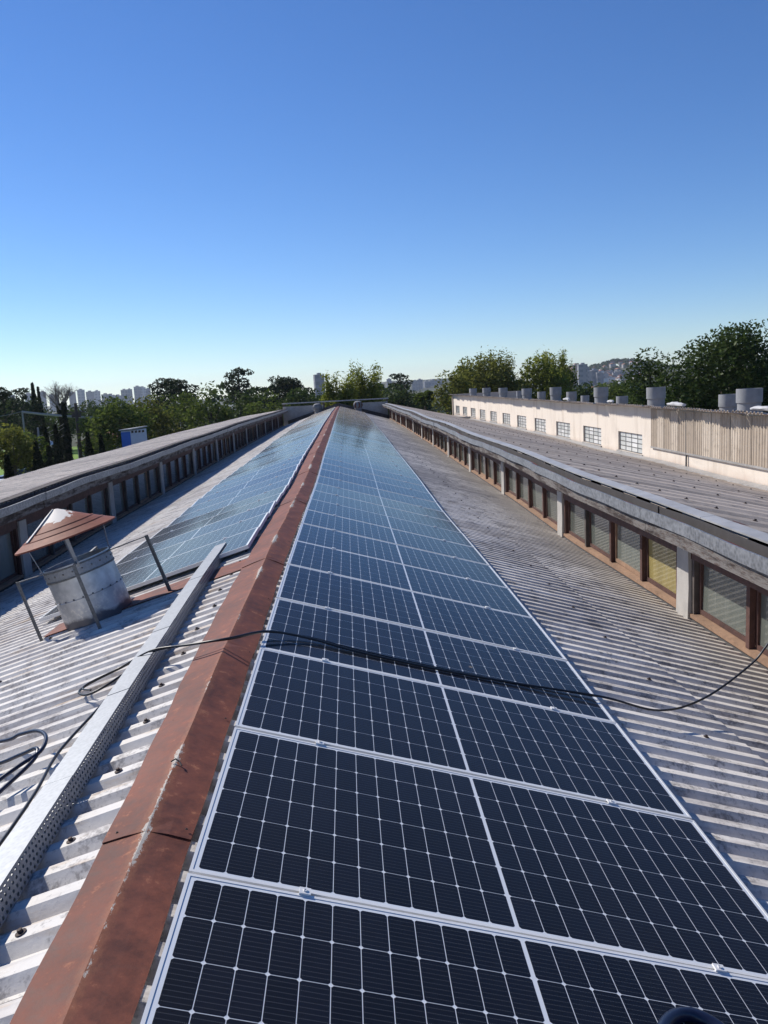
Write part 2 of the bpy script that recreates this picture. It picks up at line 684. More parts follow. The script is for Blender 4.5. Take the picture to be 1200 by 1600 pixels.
# ------------------------------------------------------------------ roof geometry
TH = R(16.35)
CT, ST, TT = math.cos(TH), math.sin(TH), math.tan(TH)
YEND = 72.0
KN = np.array([-6, 0, 2.3, 4.4, 6.5, 9, 13, 18, 26, 34, 42, 52, 62, 75.])
KZ = np.array([-.09, -.04, 0, .02, .04, .025, -.025, .03, .03, .06, .03, .02, -.05, -.12])
KR = np.array([-6, 4, 7, 9, 12, 16, 22, 28, 34, 42, 50, 60, 75.])
ZR = np.array([-.08, -.08, -.07, -.07, -.09, -.05, -.08, -.03, -.08, -.02, -.07, -.08, -.18])     # right gutter lip
KL = np.array([-6, 6, 12, 16, 20, 26, 32, 40, 50, 60, 75.])
ZL = np.array([-.14, -.14, -.12, -.08, -.11, -.08, -.10, -.06, -.10, -.15, -.20])             # left gutter lip


def _ci(y, K, Z):
    """smooth interpolation through the knots"""
    i = int(min(max(np.searchsorted(K, y) - 1, 0), len(K) - 2))
    t = min(max((y - K[i]) / (K[i + 1] - K[i]), 0), 1)
    t = t * t * (3 - 2 * t) * .6 + t * .4
    return float(Z[i] * (1 - t) + Z[i + 1] * t)


def dz(y):
    return _ci(y, KN, KZ)


def zr(y):
    return _ci(y, KR, ZR)


def zl(y):
    return _ci(y, KL, ZL)


def slope_rot(side, y, zf=dz, th=TH, extra=(0, 0, 0)):
    """rotation that lays local x down the slope, local y along the ridge"""
    g = math.atan2(zf(y + .5) - zf(y - .5), 1.0)
    m = Matrix.Rotation(th + extra[1], 3, 'Y') @ Matrix.Rotation(extra[0], 3, 'X')
    if side < 0:
        m = Matrix.Rotation(math.pi, 3, 'Z') @ m
    m = Matrix.Rotation(g, 3, 'X') @ m
    return m.to_euler()


def rp(side, s, y, h=0.):
    """point on the panel plane: s metres down the slope, h metres above it"""
    return Vector((side * (s * CT + h * ST), y, -s * ST + h * CT + dz(y)))


RIB = .165
RIBTOP, RIBBOT = -.082, -.126


def rib_mesh(name, length, nribs, pitch, topw, botw, h, mat, drop=.007):
    """trapezoidal corrugated sheet, local x = 0..length, y centred, top of ribs at z = 0"""
    mb = MB()
    sl_ = (pitch - topw - botw) / 2
    ys, zs = [], []
    w = nribs * pitch
    for i in range(nribs):
        y = -w / 2 + i * pitch
        ys += [y, y + botw / 2, y + botw / 2 + sl_, y + botw / 2 + sl_ + topw, y + pitch - botw / 2]
        zs += [-h, -h, 0, 0, -h]
    ys.append(w / 2)
    zs.append(-h)
    n = len(ys)
    xs = [0, length]
    vs = [(x, y, z) for x in xs for y, z in zip(ys, zs)]
    fs = [(k, n + k, n + k + 1, k + 1) for k in range(n - 1)]
    lo = [(x, y, z - drop) for x in xs for y, z in zip(ys, zs)]
    m = len(vs)
    vs += lo
    fs += [(m - n + k, m + n + k, m + n + k + 1, m - n + k + 1) for k in range(n - 1)]     # lower end edge
    fs += [(k, k + 1, m + k + 1, m + k) for k in range(n - 1)]                             # upper end edge
    mb.add(vs, fs)
    return mb.mesh(name, mat)


# ------------------------------------------------------------------ ground, lawn, hills
GZ = -6.6
_c = at(945, 590, 1900)
_c2 = at(670, 600, 2800)


def ground_z(x, y):
    """level ground around the factory, falling to a valley, with low hills beyond"""
    d = math.hypot(x, y)
    t = min(max((d - 190) / 620, 0), 1)
    z = GZ - 36 * t * t * (3 - 2 * t)
    z += 58 * math.exp(-((x - _c.x - 60) / 330) ** 2 - ((y - 2000) / 480) ** 2) * (1 + .12 * math.sin(x * .021) + .08 * math.sin(x * .047 + 1))
    z += 62 * math.exp(-((x - _c2.x) / 300) ** 2 - ((y - 3000) / 500) ** 2) * (1 + .15 * math.sin(x * .017))
    z += 34 * math.exp(-((x + 1100) / 1200) ** 2 - ((y - 3600) / 900) ** 2)
    return z


rads = [0, 60, 120, 190, 250, 320, 400, 500, 620, 760, 900, 1050] + list(range(1200, 3900, 120)) + [4200, 4700, 5300, 6000]
gv, gf = [], []
NA = 220
for r_ in rads:
    for k in range(NA):
        a = 2 * math.pi * k / NA
        x, y = r_ * math.sin(a), r_ * math.cos(a)
        gv.append((x, y, ground_z(x, y)))
for i in range(len(rads) - 1):
    for k in range(NA):
        a, b = i * NA + k, i * NA + (k + 1) % NA
        gf.append((a, a + NA, b + NA, b))
g = MB().add(gv, gf)
tag(g.build('ground', 'earth', smooth=60), 'dark green and brown ground falling to a valley beyond the factory', kind='structure')
lw = MB()
a_, b_ = at_ground(-40, 690, GZ), at_ground(135, 686, GZ)
lw.add([(-75, 84, GZ + .01), (-26, 84, GZ + .01), (-34, 150, GZ + .01), (-110, 150, GZ + .01)], [(0, 1, 2, 3)])
tag(lw.build('lawn', 'lawn'), 'bright green mown lawn behind the dark trees', kind='structure')
pk = MB()
pk.add([(-60, 40, GZ + .006), (-14, 40, GZ + .006), (-22, 83, GZ + .006), (-75, 83, GZ + .006)], [(0, 1, 2, 3)])
tag(pk.build('parking_lot', 'asphalt'), 'grey asphalt yard beside the factory', kind='structure')


# ------------------------------------------------------------------ main factory building
FB = empty('factory_building', (0, 0, 0), 'long low factory with corrugated gable roof, rusty ridge cap and window strips on both sides', 'building')
SW, NR = 6 * RIB, 6
UP_LEN, LO_LEN = 3.15, 1.75
me_u = {}
for side, mname in ((1, 'sheet_right'), (-1, 'sheet_left')):
    Lx = 4.5 / CT if side > 0 else 5.0 / CT
    up = UP_LEN
    lo = Lx - up + .12
    mu = rib_mesh('roof_sheet', up, NR, RIB, .056, .035, .036, mname)
    ml = rib_mesh('roof_sheet', lo, NR, RIB, .056, .035, .036, mname)
    dk = MB()
    ys = np.arange(-5, YEND + .1, 2.)
    secs = [[(side * .02, y, dz(y) - .20), (side * (4.6 if side > 0 else 5.1), y, dz(y) - .20 - (4.6 if side > 0 else 5.1) * TT)] for y in ys]
    dk.loft(secs, closed=False)
    deck = dk.build('roof_slope', 'deck', FB)
    rr = random.Random(4 + side)
    i = 0
    y = -2.0
    while y < YEND - .5:
        yc = y + SW / 2
        e = rr.uniform(0, .004)
        for (me, s0, hh) in ((mu, .145, RIBTOP), (ml, up - .07, RIBTOP - .009)):
            o = link('roof_sheet', me, deck, rp(side, s0, yc, hh + e), slope_rot(side, yc, extra=(rr.uniform(-.0015, .0015), 0, 0)))
        y += SW
        i += 1
    if side > 0:
        DECK_R = deck
    else:
        DECK_L = deck

# bolts in the left sheets beside the ridge cap and a few on the right
bm_ = MB()
bm_.lathe([(0, .0), (.017, .0), (.017, .003), (.008, .005), (.008, .013), (0, .014)], 10)
bolt = bm_.mesh('roof_bolt', 'bolt_rust')
rr = random.Random(9)


def rib_y(k):
    return -2.0 + (k + .5) * RIB


for k in range(10, 400, 3):
    y = rib_y(k)
    if y > 30:
        break
    link('roof_bolt', bolt, DECK_L, rp(-1, .33 + rr.uniform(-.03, .03), y, RIBTOP + .004), slope_rot(-1, y))
    if k % 2 == 0:
        link('roof_bolt', bolt, DECK_L, rp(-1, 1.95 + rr.uniform(-.02, .02), y, RIBTOP + .004), slope_rot(-1, y))
        link('roof_bolt', bolt, DECK_R, rp(1, 3.02 + rr.uniform(-.02, .02), y, RIBTOP + .004), slope_rot(1, y))

# ridge cap in overlapping rusty sections
joints = [-1.2, .75, 2.56, 4.40, 6.70, 8.6]
while joints[-1] < YEND:
    joints.append(joints[-1] + 1.95)
rr = random.Random(12)
for k in range(len(joints) - 1):
    y0, y1 = joints[k], joints[k + 1] + .07
    lift = .000 if k % 2 else .006
    secs = []
    nst = 22 if y0 < 20 else 10
    for j in range(nst + 1):
        y = y0 + (y1 - y0) * j / nst
        amp = min(max((y - 7.) / 4, 0), 1) * (1 if y < 30 else .6)
        wob = math.sin(y * 17 + math.sin(y * 3.1) * 1.3) * .008 * amp
        cx = wob + .004 * math.sin(y * 2.3)
        lw_ = float(np.interp(y, [2.0, 2.7, 3.6, 4.4, 5.2], [.146, .148, .168, .192, .205]))
        cd_ = float(np.interp(y, [1.5, 2.6, 4.0], [-.040, -.022, 0]))
        ce_ = -abs(lw_) * TT - .068
        zc = dz(y) - .050 + cd_ + lift - (.006 if j in (0, nst) else 0) - abs(wob) * .6
        top = [(-lw_ + .003 * math.sin(y * 9), y, dz(y) + ce_ + lift), (-lw_ * .5, y, dz(y) + (ce_ - .050 + cd_) / 2 + lift + wob * .3), (cx, y, zc), (.074, y, dz(y) + (-.050 + cd_ - .122) / 2 + .001 + lift - wob * .35), (.148 + .003 * math.sin(y * 7), y, dz(y) - .122 + lift)]
        sec = top + [(x * .985, yy, z - .004) for x, yy, z in reversed(top)]
        secs.append(sec)
    m = MB().loft(secs)
    m.build('ridge_cap', 'rust_crest', FB)
    if 0 < y0 < 14:
        for sx, zz in ((-.11, -.104), (.125, -.110)):
            for yy in (y0 + .04, (y0 + y1) / 2):
                rv_ = link('rivet', bolt, FB, (sx, yy, dz(yy) + zz + lift + .004), slope_rot(1 if sx > 0 else -1, yy))
                rv_.scale = (.3, .3, .3)

MB().tube([(-.012, 3.02, dz(3) - .052), (.006, 3.025, dz(3) - .044), (.022, 3.015, dz(3) - .052), (.034, 2.995, dz(3) - .060)], .003, 6).build('bent_wire', 'black_metal', FB)
# rusty flashing beside the ventilator
fl = MB()
fl.loft([[rp(-1, .21, y, RIBTOP + .010), rp(-1, .62, y, RIBTOP + .010), rp(-1, .62, y, RIBTOP + .006), rp(-1, .21, y, RIBTOP + .006)] for y in (6.72, 6.95, 7.19)])
fl.build('flashing', 'rust', FB)
fl = MB()
fl.loft([[rp(-1, .60, y, RIBTOP + .014 + .012 * q), rp(-1, 1.25, y, RIBTOP + .014), rp(-1, 2.05, y, RIBTOP + .014), rp(-1, 2.05, y, RIBTOP + .010), rp(-1, 1.25, y, RIBTOP + .010), rp(-1, .60, y, RIBTOP + .010 + .012 * q)] for y, q in ((6.80, 0), (6.95, .6), (7.10, 1), (7.20, .4))])
fl.build('flashing', 'rust', FB)


def strip(name, sec, ya, yb, zf, mat, parent, step=.7, xw=None):
    """long member along the building: cross-section sec = [(x, z), ...] carried over the uneven line zf"""
    n = max(1, int((yb - ya) / step))
    secs = []
    for j in range(n + 1):
        y = ya + (yb - ya) * j / n
        dx = xw(y) if xw else 0
        secs.append([(x + dx, y, z + zf(y)) for x, z in sec])
    m = MB().loft(secs)
    return m.build(name, mat, parent)


# clerestory walls with their windows, boards, gutters and the side roofs they carry
BAY, WIN = 5.26, 1.23
rr = random.Random(31)
for side in (1, -1):
    S = side
    XW = 4.44 if S > 0 else 4.95
    base0 = -XW * TT - .10
    zlip = zr if S > 0 else zl
    wb = MB()
    ys = np.arange(-5, YEND, 1.5)
    wb.loft([[(S * (XW + .10), y, dz(y) + base0 - .35), (S * (XW + .22), y, dz(y) + base0 - .35), (S * (XW + .22), y, zlip(y) - .12), (S * (XW + .10), y, zlip(y) - .12)] for y in list(ys) + [YEND]])
    CW = wb.build('clerestory_wall', 'dark_wood', FB)
    sill = base0 + .10
    wtop = -.70 if S > 0 else -.66
    # sill board, flashing and header in lengths of one bay
    first = 8.65 - 2 * BAY
    k = 0
    while first + k * BAY < YEND - .6:
        yp = first + k * BAY                        # centre of the pilaster at the near end of this bay
        ya, yb = max(yp - .17, -4.5), min(yp + BAY - .17, YEND - .1)
        g_ = .006
        strip('sill', [(S * (XW - .05), base0 + .050), (S * (XW + .10), base0 + .050), (S * (XW + .10), sill + .012), (S * (XW - .05), sill - .010)][::S], ya + g_, yb - g_, dz, 'sill_wood', CW)
        strip('apron_flashing', [(S * (XW - .12), base0 - .035), (S * (XW - .02), base0 + .04), (S * (XW + .1), base0 + .04), (S * (XW + .1), base0 - .05)][::S], ya + g_, yb - g_, dz, 'black_metal', CW)
        strip('header', [(S * (XW - .035), wtop), (S * (XW + .09), wtop), (S * (XW + .09), wtop + .14), (S * (XW - .035), wtop + .14)][::S], ya + g_, yb - g_, dz, 'dark_wood', CW)
        lipx = 3.86 if S > 0 else 4.38
        jit = rr.uniform(-.012, .012)
        strip('fascia_board', [(S * (lipx + .045 + jit), -.262), (S * (lipx + .095 + jit), -.262), (S * (lipx + .095 + jit), -.085), (S * (lipx + .045 + jit), -.085)][::S], ya + g_, yb - g_, zlip, 'fascia', CW)
        strip('soffit', [(S * (lipx + .097), -.25), (S * (XW + .09), -.38), (S * (XW + .09), -.35), (S * (lipx + .097), -.22)][::S], ya + g_, yb - g_, zlip, 'dark_wood', CW)
        xw = (lambda y: .018 * math.sin(y * 1.1) + .012 * math.sin(y * 2.7))
        gx = lipx + jit
        strip('gutter', [(S * gx, -.125), (S * (gx + .22), -.125), (S * (gx + .24), -.03), (S * (gx + .225), -.03), (S * (gx + .21), -.112), (S * (gx + .018), -.112), (S * (gx + .02), -.004), (S * (gx - .006), 0)][::S], ya + g_, yb - g_, zlip, 'gutter_metal', CW, .5, xw)
        strip('rusty_edge', [(S * (gx + .035), -.035), (S * (gx + .11), -.055), (S * (gx + .11), -.047), (S * (gx + .035), -.027)][::S], ya + .02, yb - .02, lambda y: zlip(y) - .002 + .012 * math.sin(y * 5.), 'rust', CW, .25, xw)
        strip('gutter_gap_shade', [(S * (gx + .200), -.108), (S * (gx + .208), -.108), (S * (gx + .208), .0), (S * (gx + .200), .0)][::S], ya + .02, yb - .02, zlip, 'deck', CW, .5, xw)  # dark strip painting the shaded gap inside the gutter
        if yp > -3:
            pm = MB()
            z0, z1 = dz(yp) + base0 - .05, dz(yp) + wtop + .10
            pm.loft([[(S * (XW - .075), yp - .165, z0), (S * (XW + .09), yp - .165, z0), (S * (XW + .09), yp + .165, z0), (S * (XW - .07), yp + .165, z0)],
                     [(S * (XW - .062), yp - .16, (z0 + z1) / 2), (S * (XW + .09), yp - .16, (z0 + z1) / 2), (S * (XW + .09), yp + .16, (z0 + z1) / 2), (S * (XW - .062), yp + .16, (z0 + z1) / 2)],
                     [(S * (XW - .065), yp - .15, z1), (S * (XW + .09), yp - .15, z1), (S * (XW + .09), yp + .15, z1), (S * (XW - .065), yp + .15, z1)]])
            pm.build('pilaster', 'plaster', CW)
        for j in range(4):
            y0 = yp + .17 + j * WIN
            if y0 < -3 or y0 + WIN > YEND - .3:
                continue
            lean = rr.uniform(-.006, .006)
            zz0, zz1 = dz(y0) + sill, dz(y0) + wtop
            # posts either side of the sash
            if j == 0:
                pm = MB().bar((S * (XW - .005), y0 + .05, zz0 - .01), (S * (XW - .005), y0 + .05 + lean, zz1 + .004), .058, .055)
                pm.build('mullion', 'dark_wood', CW)
            pm = MB().bar((S * (XW + .0), y0 + WIN - .02, zz0 - .01), (S * (XW + .0), y0 + WIN - .02 + lean, zz1 + .006), .058, .07)
            pm.build('mullion', 'dark_wood' if rr.random() > .3 else 'grey_wood', CW)
            ga, gb = y0 + (.10 if j == 0 else .035), y0 + WIN - .07
            fr = MB()
            for (a0, a1, b0, b1) in ((ga, gb, zz0 + .002, zz0 + .05), (ga, gb, zz1 - .04, zz1 - .001), (ga, ga + .035, zz0 + .05, zz1 - .04), (gb - .035, gb, zz0 + .05, zz1 - .04)):
                fr.box(min(S * (XW + .025), S * (XW + .07)), max(S * (XW + .025), S * (XW + .07)), a0, a1, b0, b1)
            fr.build('window_frame', 'dark_wood' if rr.random() > .25 else 'sill_wood', CW)
            pm = MB()
            t_ = rr.uniform(-.012, .012)
            x0, x1 = S * (XW + .045), S * (XW + .055)
            pm.loft([[(x0, ga + .036, zz0 + .051), (x1, ga + .036, zz0 + .051), (x1, gb - .036, zz0 + .051), (x0, gb - .036, zz0 + .051)],
                     [(x0 + t_, ga + .036, zz1 - .041), (x1 + t_, ga + .036, zz1 - .041), (x1 + t_, gb - .036, zz1 - .041), (x0 + t_, gb - .036, zz1 - .041)]])
            yel = S > 0 and k == 2 and j == 0
            o = pm.build('window_pane', 'pane_yellow' if yel else 'pane_grey', CW)
            if yel:
                o['label'] = 'window pane backed with yellow film'
        k += 1
    # side roof carried by this wall
    if S > 0:
        xa, xb, slope, pitch, n_, tw, bw, hh, mt = 4.13, 11.75, .238, .90, 1, .30, .42, .032, 'sheet_side_right'
    else:
        xa, xb, slope, pitch, n_, tw, bw, hh, mt = 4.63, 8.3, .120, RIB, 6, .058, .052, .036, 'sheet_side_left'
    th2 = math.atan(slope)
    ln = (xb - xa) / math.cos(th2)
    halves = [(0, ln)] if S < 0 else [(0, ln * .53), (ln * .53 - .12, ln * .47 + .12)]
    dk = MB()
    dk.loft([[(S * (xa + .10), y, zlip(y) - .10), (S * xb, y, zlip(y) - .10 - (xb - xa) * slope)] for y in list(np.arange(-5, YEND + 12 if S > 0 else YEND, 2.))], closed=False)
    SD = dk.build('side_roof', 'deck', FB)
    wd = pitch * n_
    meshes = [rib_mesh('roof_sheet', l_, n_, pitch, tw, bw, hh, mt, .02) for _, l_ in halves]
    y = -3.
    yend = YEND + 9 if S > 0 else YEND
    z_off = .022
    while y < yend:
        yc = y + wd / 2
        for (s0, _), me in zip(halves, meshes):
            e = rr.uniform(-.004, .004) - (.012 if s0 > 0 else 0)
            x = xa + s0 * math.cos(th2)
            link('roof_sheet', me, SD, (S * x, yc, zlip(yc) + z_off - s0 * math.sin(th2) + e), slope_rot(S, yc, zlip, th2))
        if S > 0 and yc < 45:
            for s0 in (.9, 2.6, 4.3, 6.0):
                x = xa + s0 * math.cos(th2)
                b = link('roof_bolt', bolt, SD, (S * x, yc + rr.uniform(-.05, .05), zlip(yc) + z_off - s0 * math.sin(th2) - (.012 if s0 > 3.8 else 0) + .004), slope_rot(S, yc, zlip, th2))
                b.scale = (1.6, 1.6, 1.6)
        y += wd
    # edge trim of the side roof above the gutter, in short lengths
    y = -3.
    while y < YEND - 1:
        strip('edge_trim', [(S * (xa - .045), .014), (S * (xa + .10), .027), (S * (xa + .10), .039), (S * (xa - .045), .030)][::S], y, min(y + 2.1, YEND), zlip, 'trim' if S > 0 else 'grey_wood', SD, .7)
        y += 2.11

# strip of pale flashing where the right side roof meets the white wall
strip('flashing', [(11.45, -1.76 + .05), (11.77, -1.80 + .10), (11.77, -1.80 - .1), (11.45, -1.76 - .05)], -3, 82, zr, 'trim', FB, 2)
# outer body of the factory
bw_ = MB()
bw_.box(-8.1, -7.95, -5, YEND, GZ, -.75)
bw_.box(-8.1, 11.7, YEND + .25, YEND + .4, GZ, -1.7)
bw_.build('outer_wall', 'concrete', FB)

# end wall with posts, beam and gable boards
e_ = MB()
YE = YEND + .15
for a, b in ((-4.9, -1.35), (1.55, 4.35)):
    z0 = lambda x: dz(YEND) - abs(x) * TT - .35
    e_.add([(a, YE, z0(a)), (b, YE, z0(b)), (b, YE, .02), (a, YE, .02), (a, YE + .12, z0(a)), (b, YE + .12, z0(b)), (b, YE + .12, .02), (a, YE + .12, .02)],
           [(0, 1, 2, 3), (7, 6, 5, 4), (0, 4, 5, 1), (1, 5, 6, 2), (2, 6, 7, 3), (3, 7, 4, 0)])
    if a < 0:
        EW0 = e_.build('end_wall', 'concrete', FB)
        e_ = MB()
EW = e_.build('end_wall', 'concrete', FB)
gb = MB()
for s_ in (-1, 1):
    gb.loft([[(s_ * x, YE - .12, dz(YEND) - x * TT - .10), (s_ * x, YE - .03, dz(YEND) - x * TT - .10), (s_ * x, YE - .03, dz(YEND) - x * TT + .22), (s_ * x, YE - .12, dz(YEND) - x * TT + .22)] for x in (0.02, 2.4, 4.5)])
gb.build('gable_board', 'grey_wood', EW)
MB().box(-4.95, 4.45, YE - .05, YE + .2, .24, .34).build('beam', 'gutter_metal', EW)
for x in (-4.8, -1.3, 1.6, 4.3):
    MB().box(x - .09, x + .09, YE + .125, YE + .25, -1.5, .238).build('post', 'grey_wood', EW)

# ------------------------------------------------------------------ solar panels
PIT, PW, PL, FH = 1.045, 1.027, 2.094, .035
fm = MB()
LIP = .0105
for (x0, x1, y0, y1) in ((0, PL, -PW / 2, -PW / 2 + LIP), (0, PL, PW / 2 - LIP, PW / 2), (0, LIP, -PW / 2 + LIP, PW / 2 - LIP), (PL - LIP, PL, -PW / 2 + LIP, PW / 2 - LIP)):
    fm.box(x0, x1, y0, y1, -FH, 0)
me_frame = fm.mesh('frame', 'aluminium')
b_ = MB()
b_.add([(LIP, -PW / 2 + LIP, -.0022), (PL - LIP, -PW / 2 + LIP, -.0022), (PL - LIP, PW / 2 - LIP, -.0022), (LIP, PW / 2 - LIP, -.0022)], [(0, 1, 2, 3)])
b_.add([(LIP, -PW / 2 + LIP, -.03), (PL - LIP, -PW / 2 + LIP, -.03), (PL - LIP, PW / 2 - LIP, -.03), (LIP, PW / 2 - LIP, -.03)], [(3, 2, 1, 0)])
me_back = b_.mesh('backsheet', 'backsheet')
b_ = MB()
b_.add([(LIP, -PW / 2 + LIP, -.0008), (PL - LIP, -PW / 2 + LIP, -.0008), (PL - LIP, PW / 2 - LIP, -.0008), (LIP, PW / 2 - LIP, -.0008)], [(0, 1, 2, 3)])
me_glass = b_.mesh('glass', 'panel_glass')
CX, CY, CGAP = .0847, .1637, .0026
x_start = (PL - 24 * CX - .012) / 2
cells = []
for i in range(24):
    for j in range(6):
        cells.append((x_start + (i + .5) * CX + (.012 if i >= 12 else 0), -3 * CY + (j + .5) * CY))


def cell_verts(cx, cy, z):
    hx, hy, c = CX / 2 - CGAP / 2, CY / 2 - CGAP / 2, .0065
    return [(cx + a, cy + b, z) for a, b in ((-hx + c, -hy), (hx - c, -hy), (hx, -hy + c), (hx, hy - c), (hx - c, hy), (-hx + c, hy), (-hx, hy - c), (-hx, -hy + c))]


b_ = MB().add(cell_verts(0, 0, 0), [tuple(range(8))])
me_cell = b_.mesh('solar_cell', 'solar_cell')
b_ = MB()
for cx, cy in cells:
    b_.add(cell_verts(cx, cy, -.0018), [tuple(range(8))])
me_cells = b_.mesh('solar_cells', 'solar_cell')
b_ = MB()
b_.box(-.018, .018, -.015, .015, .0005, .007)
b_.lathe([(.007, .007), (.007, .011), (0.0035, .011), (.0035, .009), (0, .009)], 8)
me_clamp = b_.mesh('clamp', 'aluminium')
b_ = MB().box(-.20, .20, -.02, .02, -.081, -.0352)
me_rail = b_.mesh('mounting_rail', 'aluminium')
rr = random.Random(77)
D0, DL = .2037, .262


def panel(side, idx, yc, s0, near, label, group, tilt):
    root = empty('solar_panel', rp(side, s0, yc, 0), label, 'solar panel', group)
    root.rotation_euler = slope_rot(side, yc, extra=(rr.gauss(0, tilt) - (R(1.15) if side < 0 else 0), rr.gauss(0, tilt * .35), 0))
    link('frame', me_frame, root)
    link('backsheet', me_back, root)
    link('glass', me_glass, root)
    if near:
        for cx, cy in cells:
            link('solar_cell', me_cell, root, (cx, cy, -.0018))
    else:
        o = link('solar_cells', me_cells, root)
        o['kind'] = 'stuff'
    ye = side * (PIT / 2)
    for x in (.37, 1.70):
        c = link('clamp', me_clamp, root, (x + rr.uniform(-.02, .02), ye, 0))
        link('mounting_rail', me_rail, root, (x, ye - side * .03, 0), (0, 0, 0))


n = 0
i = -1
while 2.281 + (i + 1) * PIT < YEND - 1.2:
    n += 1
    panel(1, i, 2.281 + (i + .5) * PIT, D0, i <= 7, 'solar panel on the right slope, %s one up from the bottom of the photo' % ordinal(n), 'solar panels along the right slope of the ridge', R(.10))
    i += 1
NRIGHT = n
n = 0
while 7.52 + (n + 1) * PIT < YEND - 1.2:
    yc = 7.52 + (n + .5) * PIT
    n += 1
    panel(-1, n, yc, DL, False, 'solar panel on the left slope, %s one beyond the capped ventilator' % ordinal(n), 'solar panels along the left slope of the ridge', R(.5))

# ------------------------------------------------------------------ ventilator with rusty conical cap
VB = Vector((-1.48, 6.95, -.55))
V = empty('ventilator', VB, 'galvanised roof ventilator with rusty conical cap, leaning out over the left slope', 'ventilator')
V.rotation_euler = (Matrix.Rotation(-TH, 3, 'Y')).to_euler()
m = MB()
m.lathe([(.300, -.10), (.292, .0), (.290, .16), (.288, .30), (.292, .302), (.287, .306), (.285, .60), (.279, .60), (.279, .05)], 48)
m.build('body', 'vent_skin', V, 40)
for z0, z1, r_ in ((.485, .50, .294), (.575, .588, .293), (.02, .03, .297)):
    m = MB().lathe([(r_ - .008, z0), (r_, z0), (r_, z1), (r_ - .008, z1)], 48)
    m.build('band', 'iron', V, 40)
rv = MB().lathe([(.0, .006), (.006, .005), (.008, 0)], 8).mesh('rivet', 'iron')
for k in range(22):
    a = k * math.pi * 2 / 22
    for z_ in (.54, .31):
        link('rivet', rv, V, (.2905 * math.cos(a), .2905 * math.sin(a), z_), (0, math.pi / 2, a))
m = MB().lathe([(.2855, .502), (.290, .502), (.290, .573), (.2855, .573)], 48)
m.build('collar', 'galv_side', V, 40)
m = MB()
prof = [(.432, .815), (.430, .828), (.345, .872), (.340, .880), (.335, .876), (.275, .912), (.270, .920), (.265, .915), (.02, 1.062), (.0, 1.066)]
m.lathe(prof + [(.0, 1.058), (.26, .908), (.33, .869), (.424, .818), (.432, .815)], 48)
cap = m.build('cap', 'rust_cap', V, 25)
m = MB()
a0 = R(228)
m.loft([[(r_ * math.cos(a0 + d), r_ * math.sin(a0 + d), z_ + .006) for d in (-.05 * .3 / max(r_, .08), .05 * .3 / max(r_, .08))] + [(r_ * math.cos(a0 + d), r_ * math.sin(a0 + d), z_ - .002) for d in (.05 * .3 / max(r_, .08), -.05 * .3 / max(r_, .08))] for r_, z_ in ((.34, .882), (.27, .922), (.10, 1.022), (.02, 1.066))])
m.build('seam', 'trim', cap)
for a in (30, 115, 205, 290):
    c, s_ = math.cos(R(a)), math.sin(R(a))
    m = MB().bar((.282 * c, .282 * s_, .52), (.330 * c, .330 * s_, .862), .028, .006)
    m.bar((.300 * c, .300 * s_, .60), (.312 * c, .312 * s_, .601), .012, .012)
    m.build('strut', 'galv_side', V)
for lx, ly, top in ((-.49, -.17, .60), (.20, -.62, .615), (.66, -.06, .60), (-.02, .62, .60)):
    d = math.hypot(lx, ly)
    m = MB()
    f0 = Vector((lx, ly, -.01))
    t0 = Vector((lx * .98, ly * .98, top))
    m.bar(f0, t0, .028, .006)
    m.bar(f0 + Vector((.011, 0, 0)), t0 + Vector((.011, 0, 0)), .006, .026)
    m.bar(t0 + Vector((0, 0, -.006)), Vector((lx / d * .295, ly / d * .295, top - .02)), .026, .008)
    m.box(lx - .04, lx + .04, ly - .03, ly + .03, -.02, -.012)
    m.build('leg', 'iron', V)
m = MB()
m.loft([[(-.42, -.36, -.045), (.36, -.36, -.045), (.36, .34, -.045), (-.42, .34, -.045)], [(-.36, -.30, .0), (.30, -.30, .0), (.30, .30, .0), (-.36, .30, .0)]])
m.build('base_flashing', 'black_metal', V)

# ------------------------------------------------------------------ perforated cable tray with lids
TY0, TY1 = 1.15, 8.15


def tray_s(y):
    return (.415 + (y - 2.3) / 5.9 * .155)


TW, TB, TTOP = .115, RIBTOP + .006, .008
T = empty('cable_tray', (0, 0, 0), 'perforated galvanised cable tray with bright lids running beside the rusty ridge cap', 'cable tray')


def perf_side(off, inner):
    mb = MB()
    PX, ROWS = .030, 4
    hz = (TTOP - TB) / ROWS
    for r_ in range(ROWS):
        sh = (r_ % 2) * PX / 2
        k = 0
        y = TY0 + sh
        while y + PX < TY1:
            y0, y1 = y, y + PX
            z0, z1 = TB + r_ * hz, TB + (r_ + 1) * hz
            cy, cz = (y0 + y1) / 2, (z0 + z1) / 2
            hy, hh = .0075, .0052
            ring_o = [(y0, z0), (cy, z0), (y1, z0), (y1, cz), (y1, z1), (cy, z1), (y0, z1), (y0, cz)]
            ring_i = [(cy - hy * .7, cz - hh), (cy, cz - hh), (cy + hy * .7, cz - hh), (cy + hy, cz), (cy + hy * .7, cz + hh), (cy, cz + hh), (cy - hy * .7, cz + hh), (cy - hy, cz)]
            vs = [rp(-1, tray_s(a) + off, a, b) for a, b in ring_o + ring_i]
            mb.add(vs, [(q, (q + 1) % 8, 8 + (q + 1) % 8, 8 + q) for q in range(8)])
            y += PX
    return mb


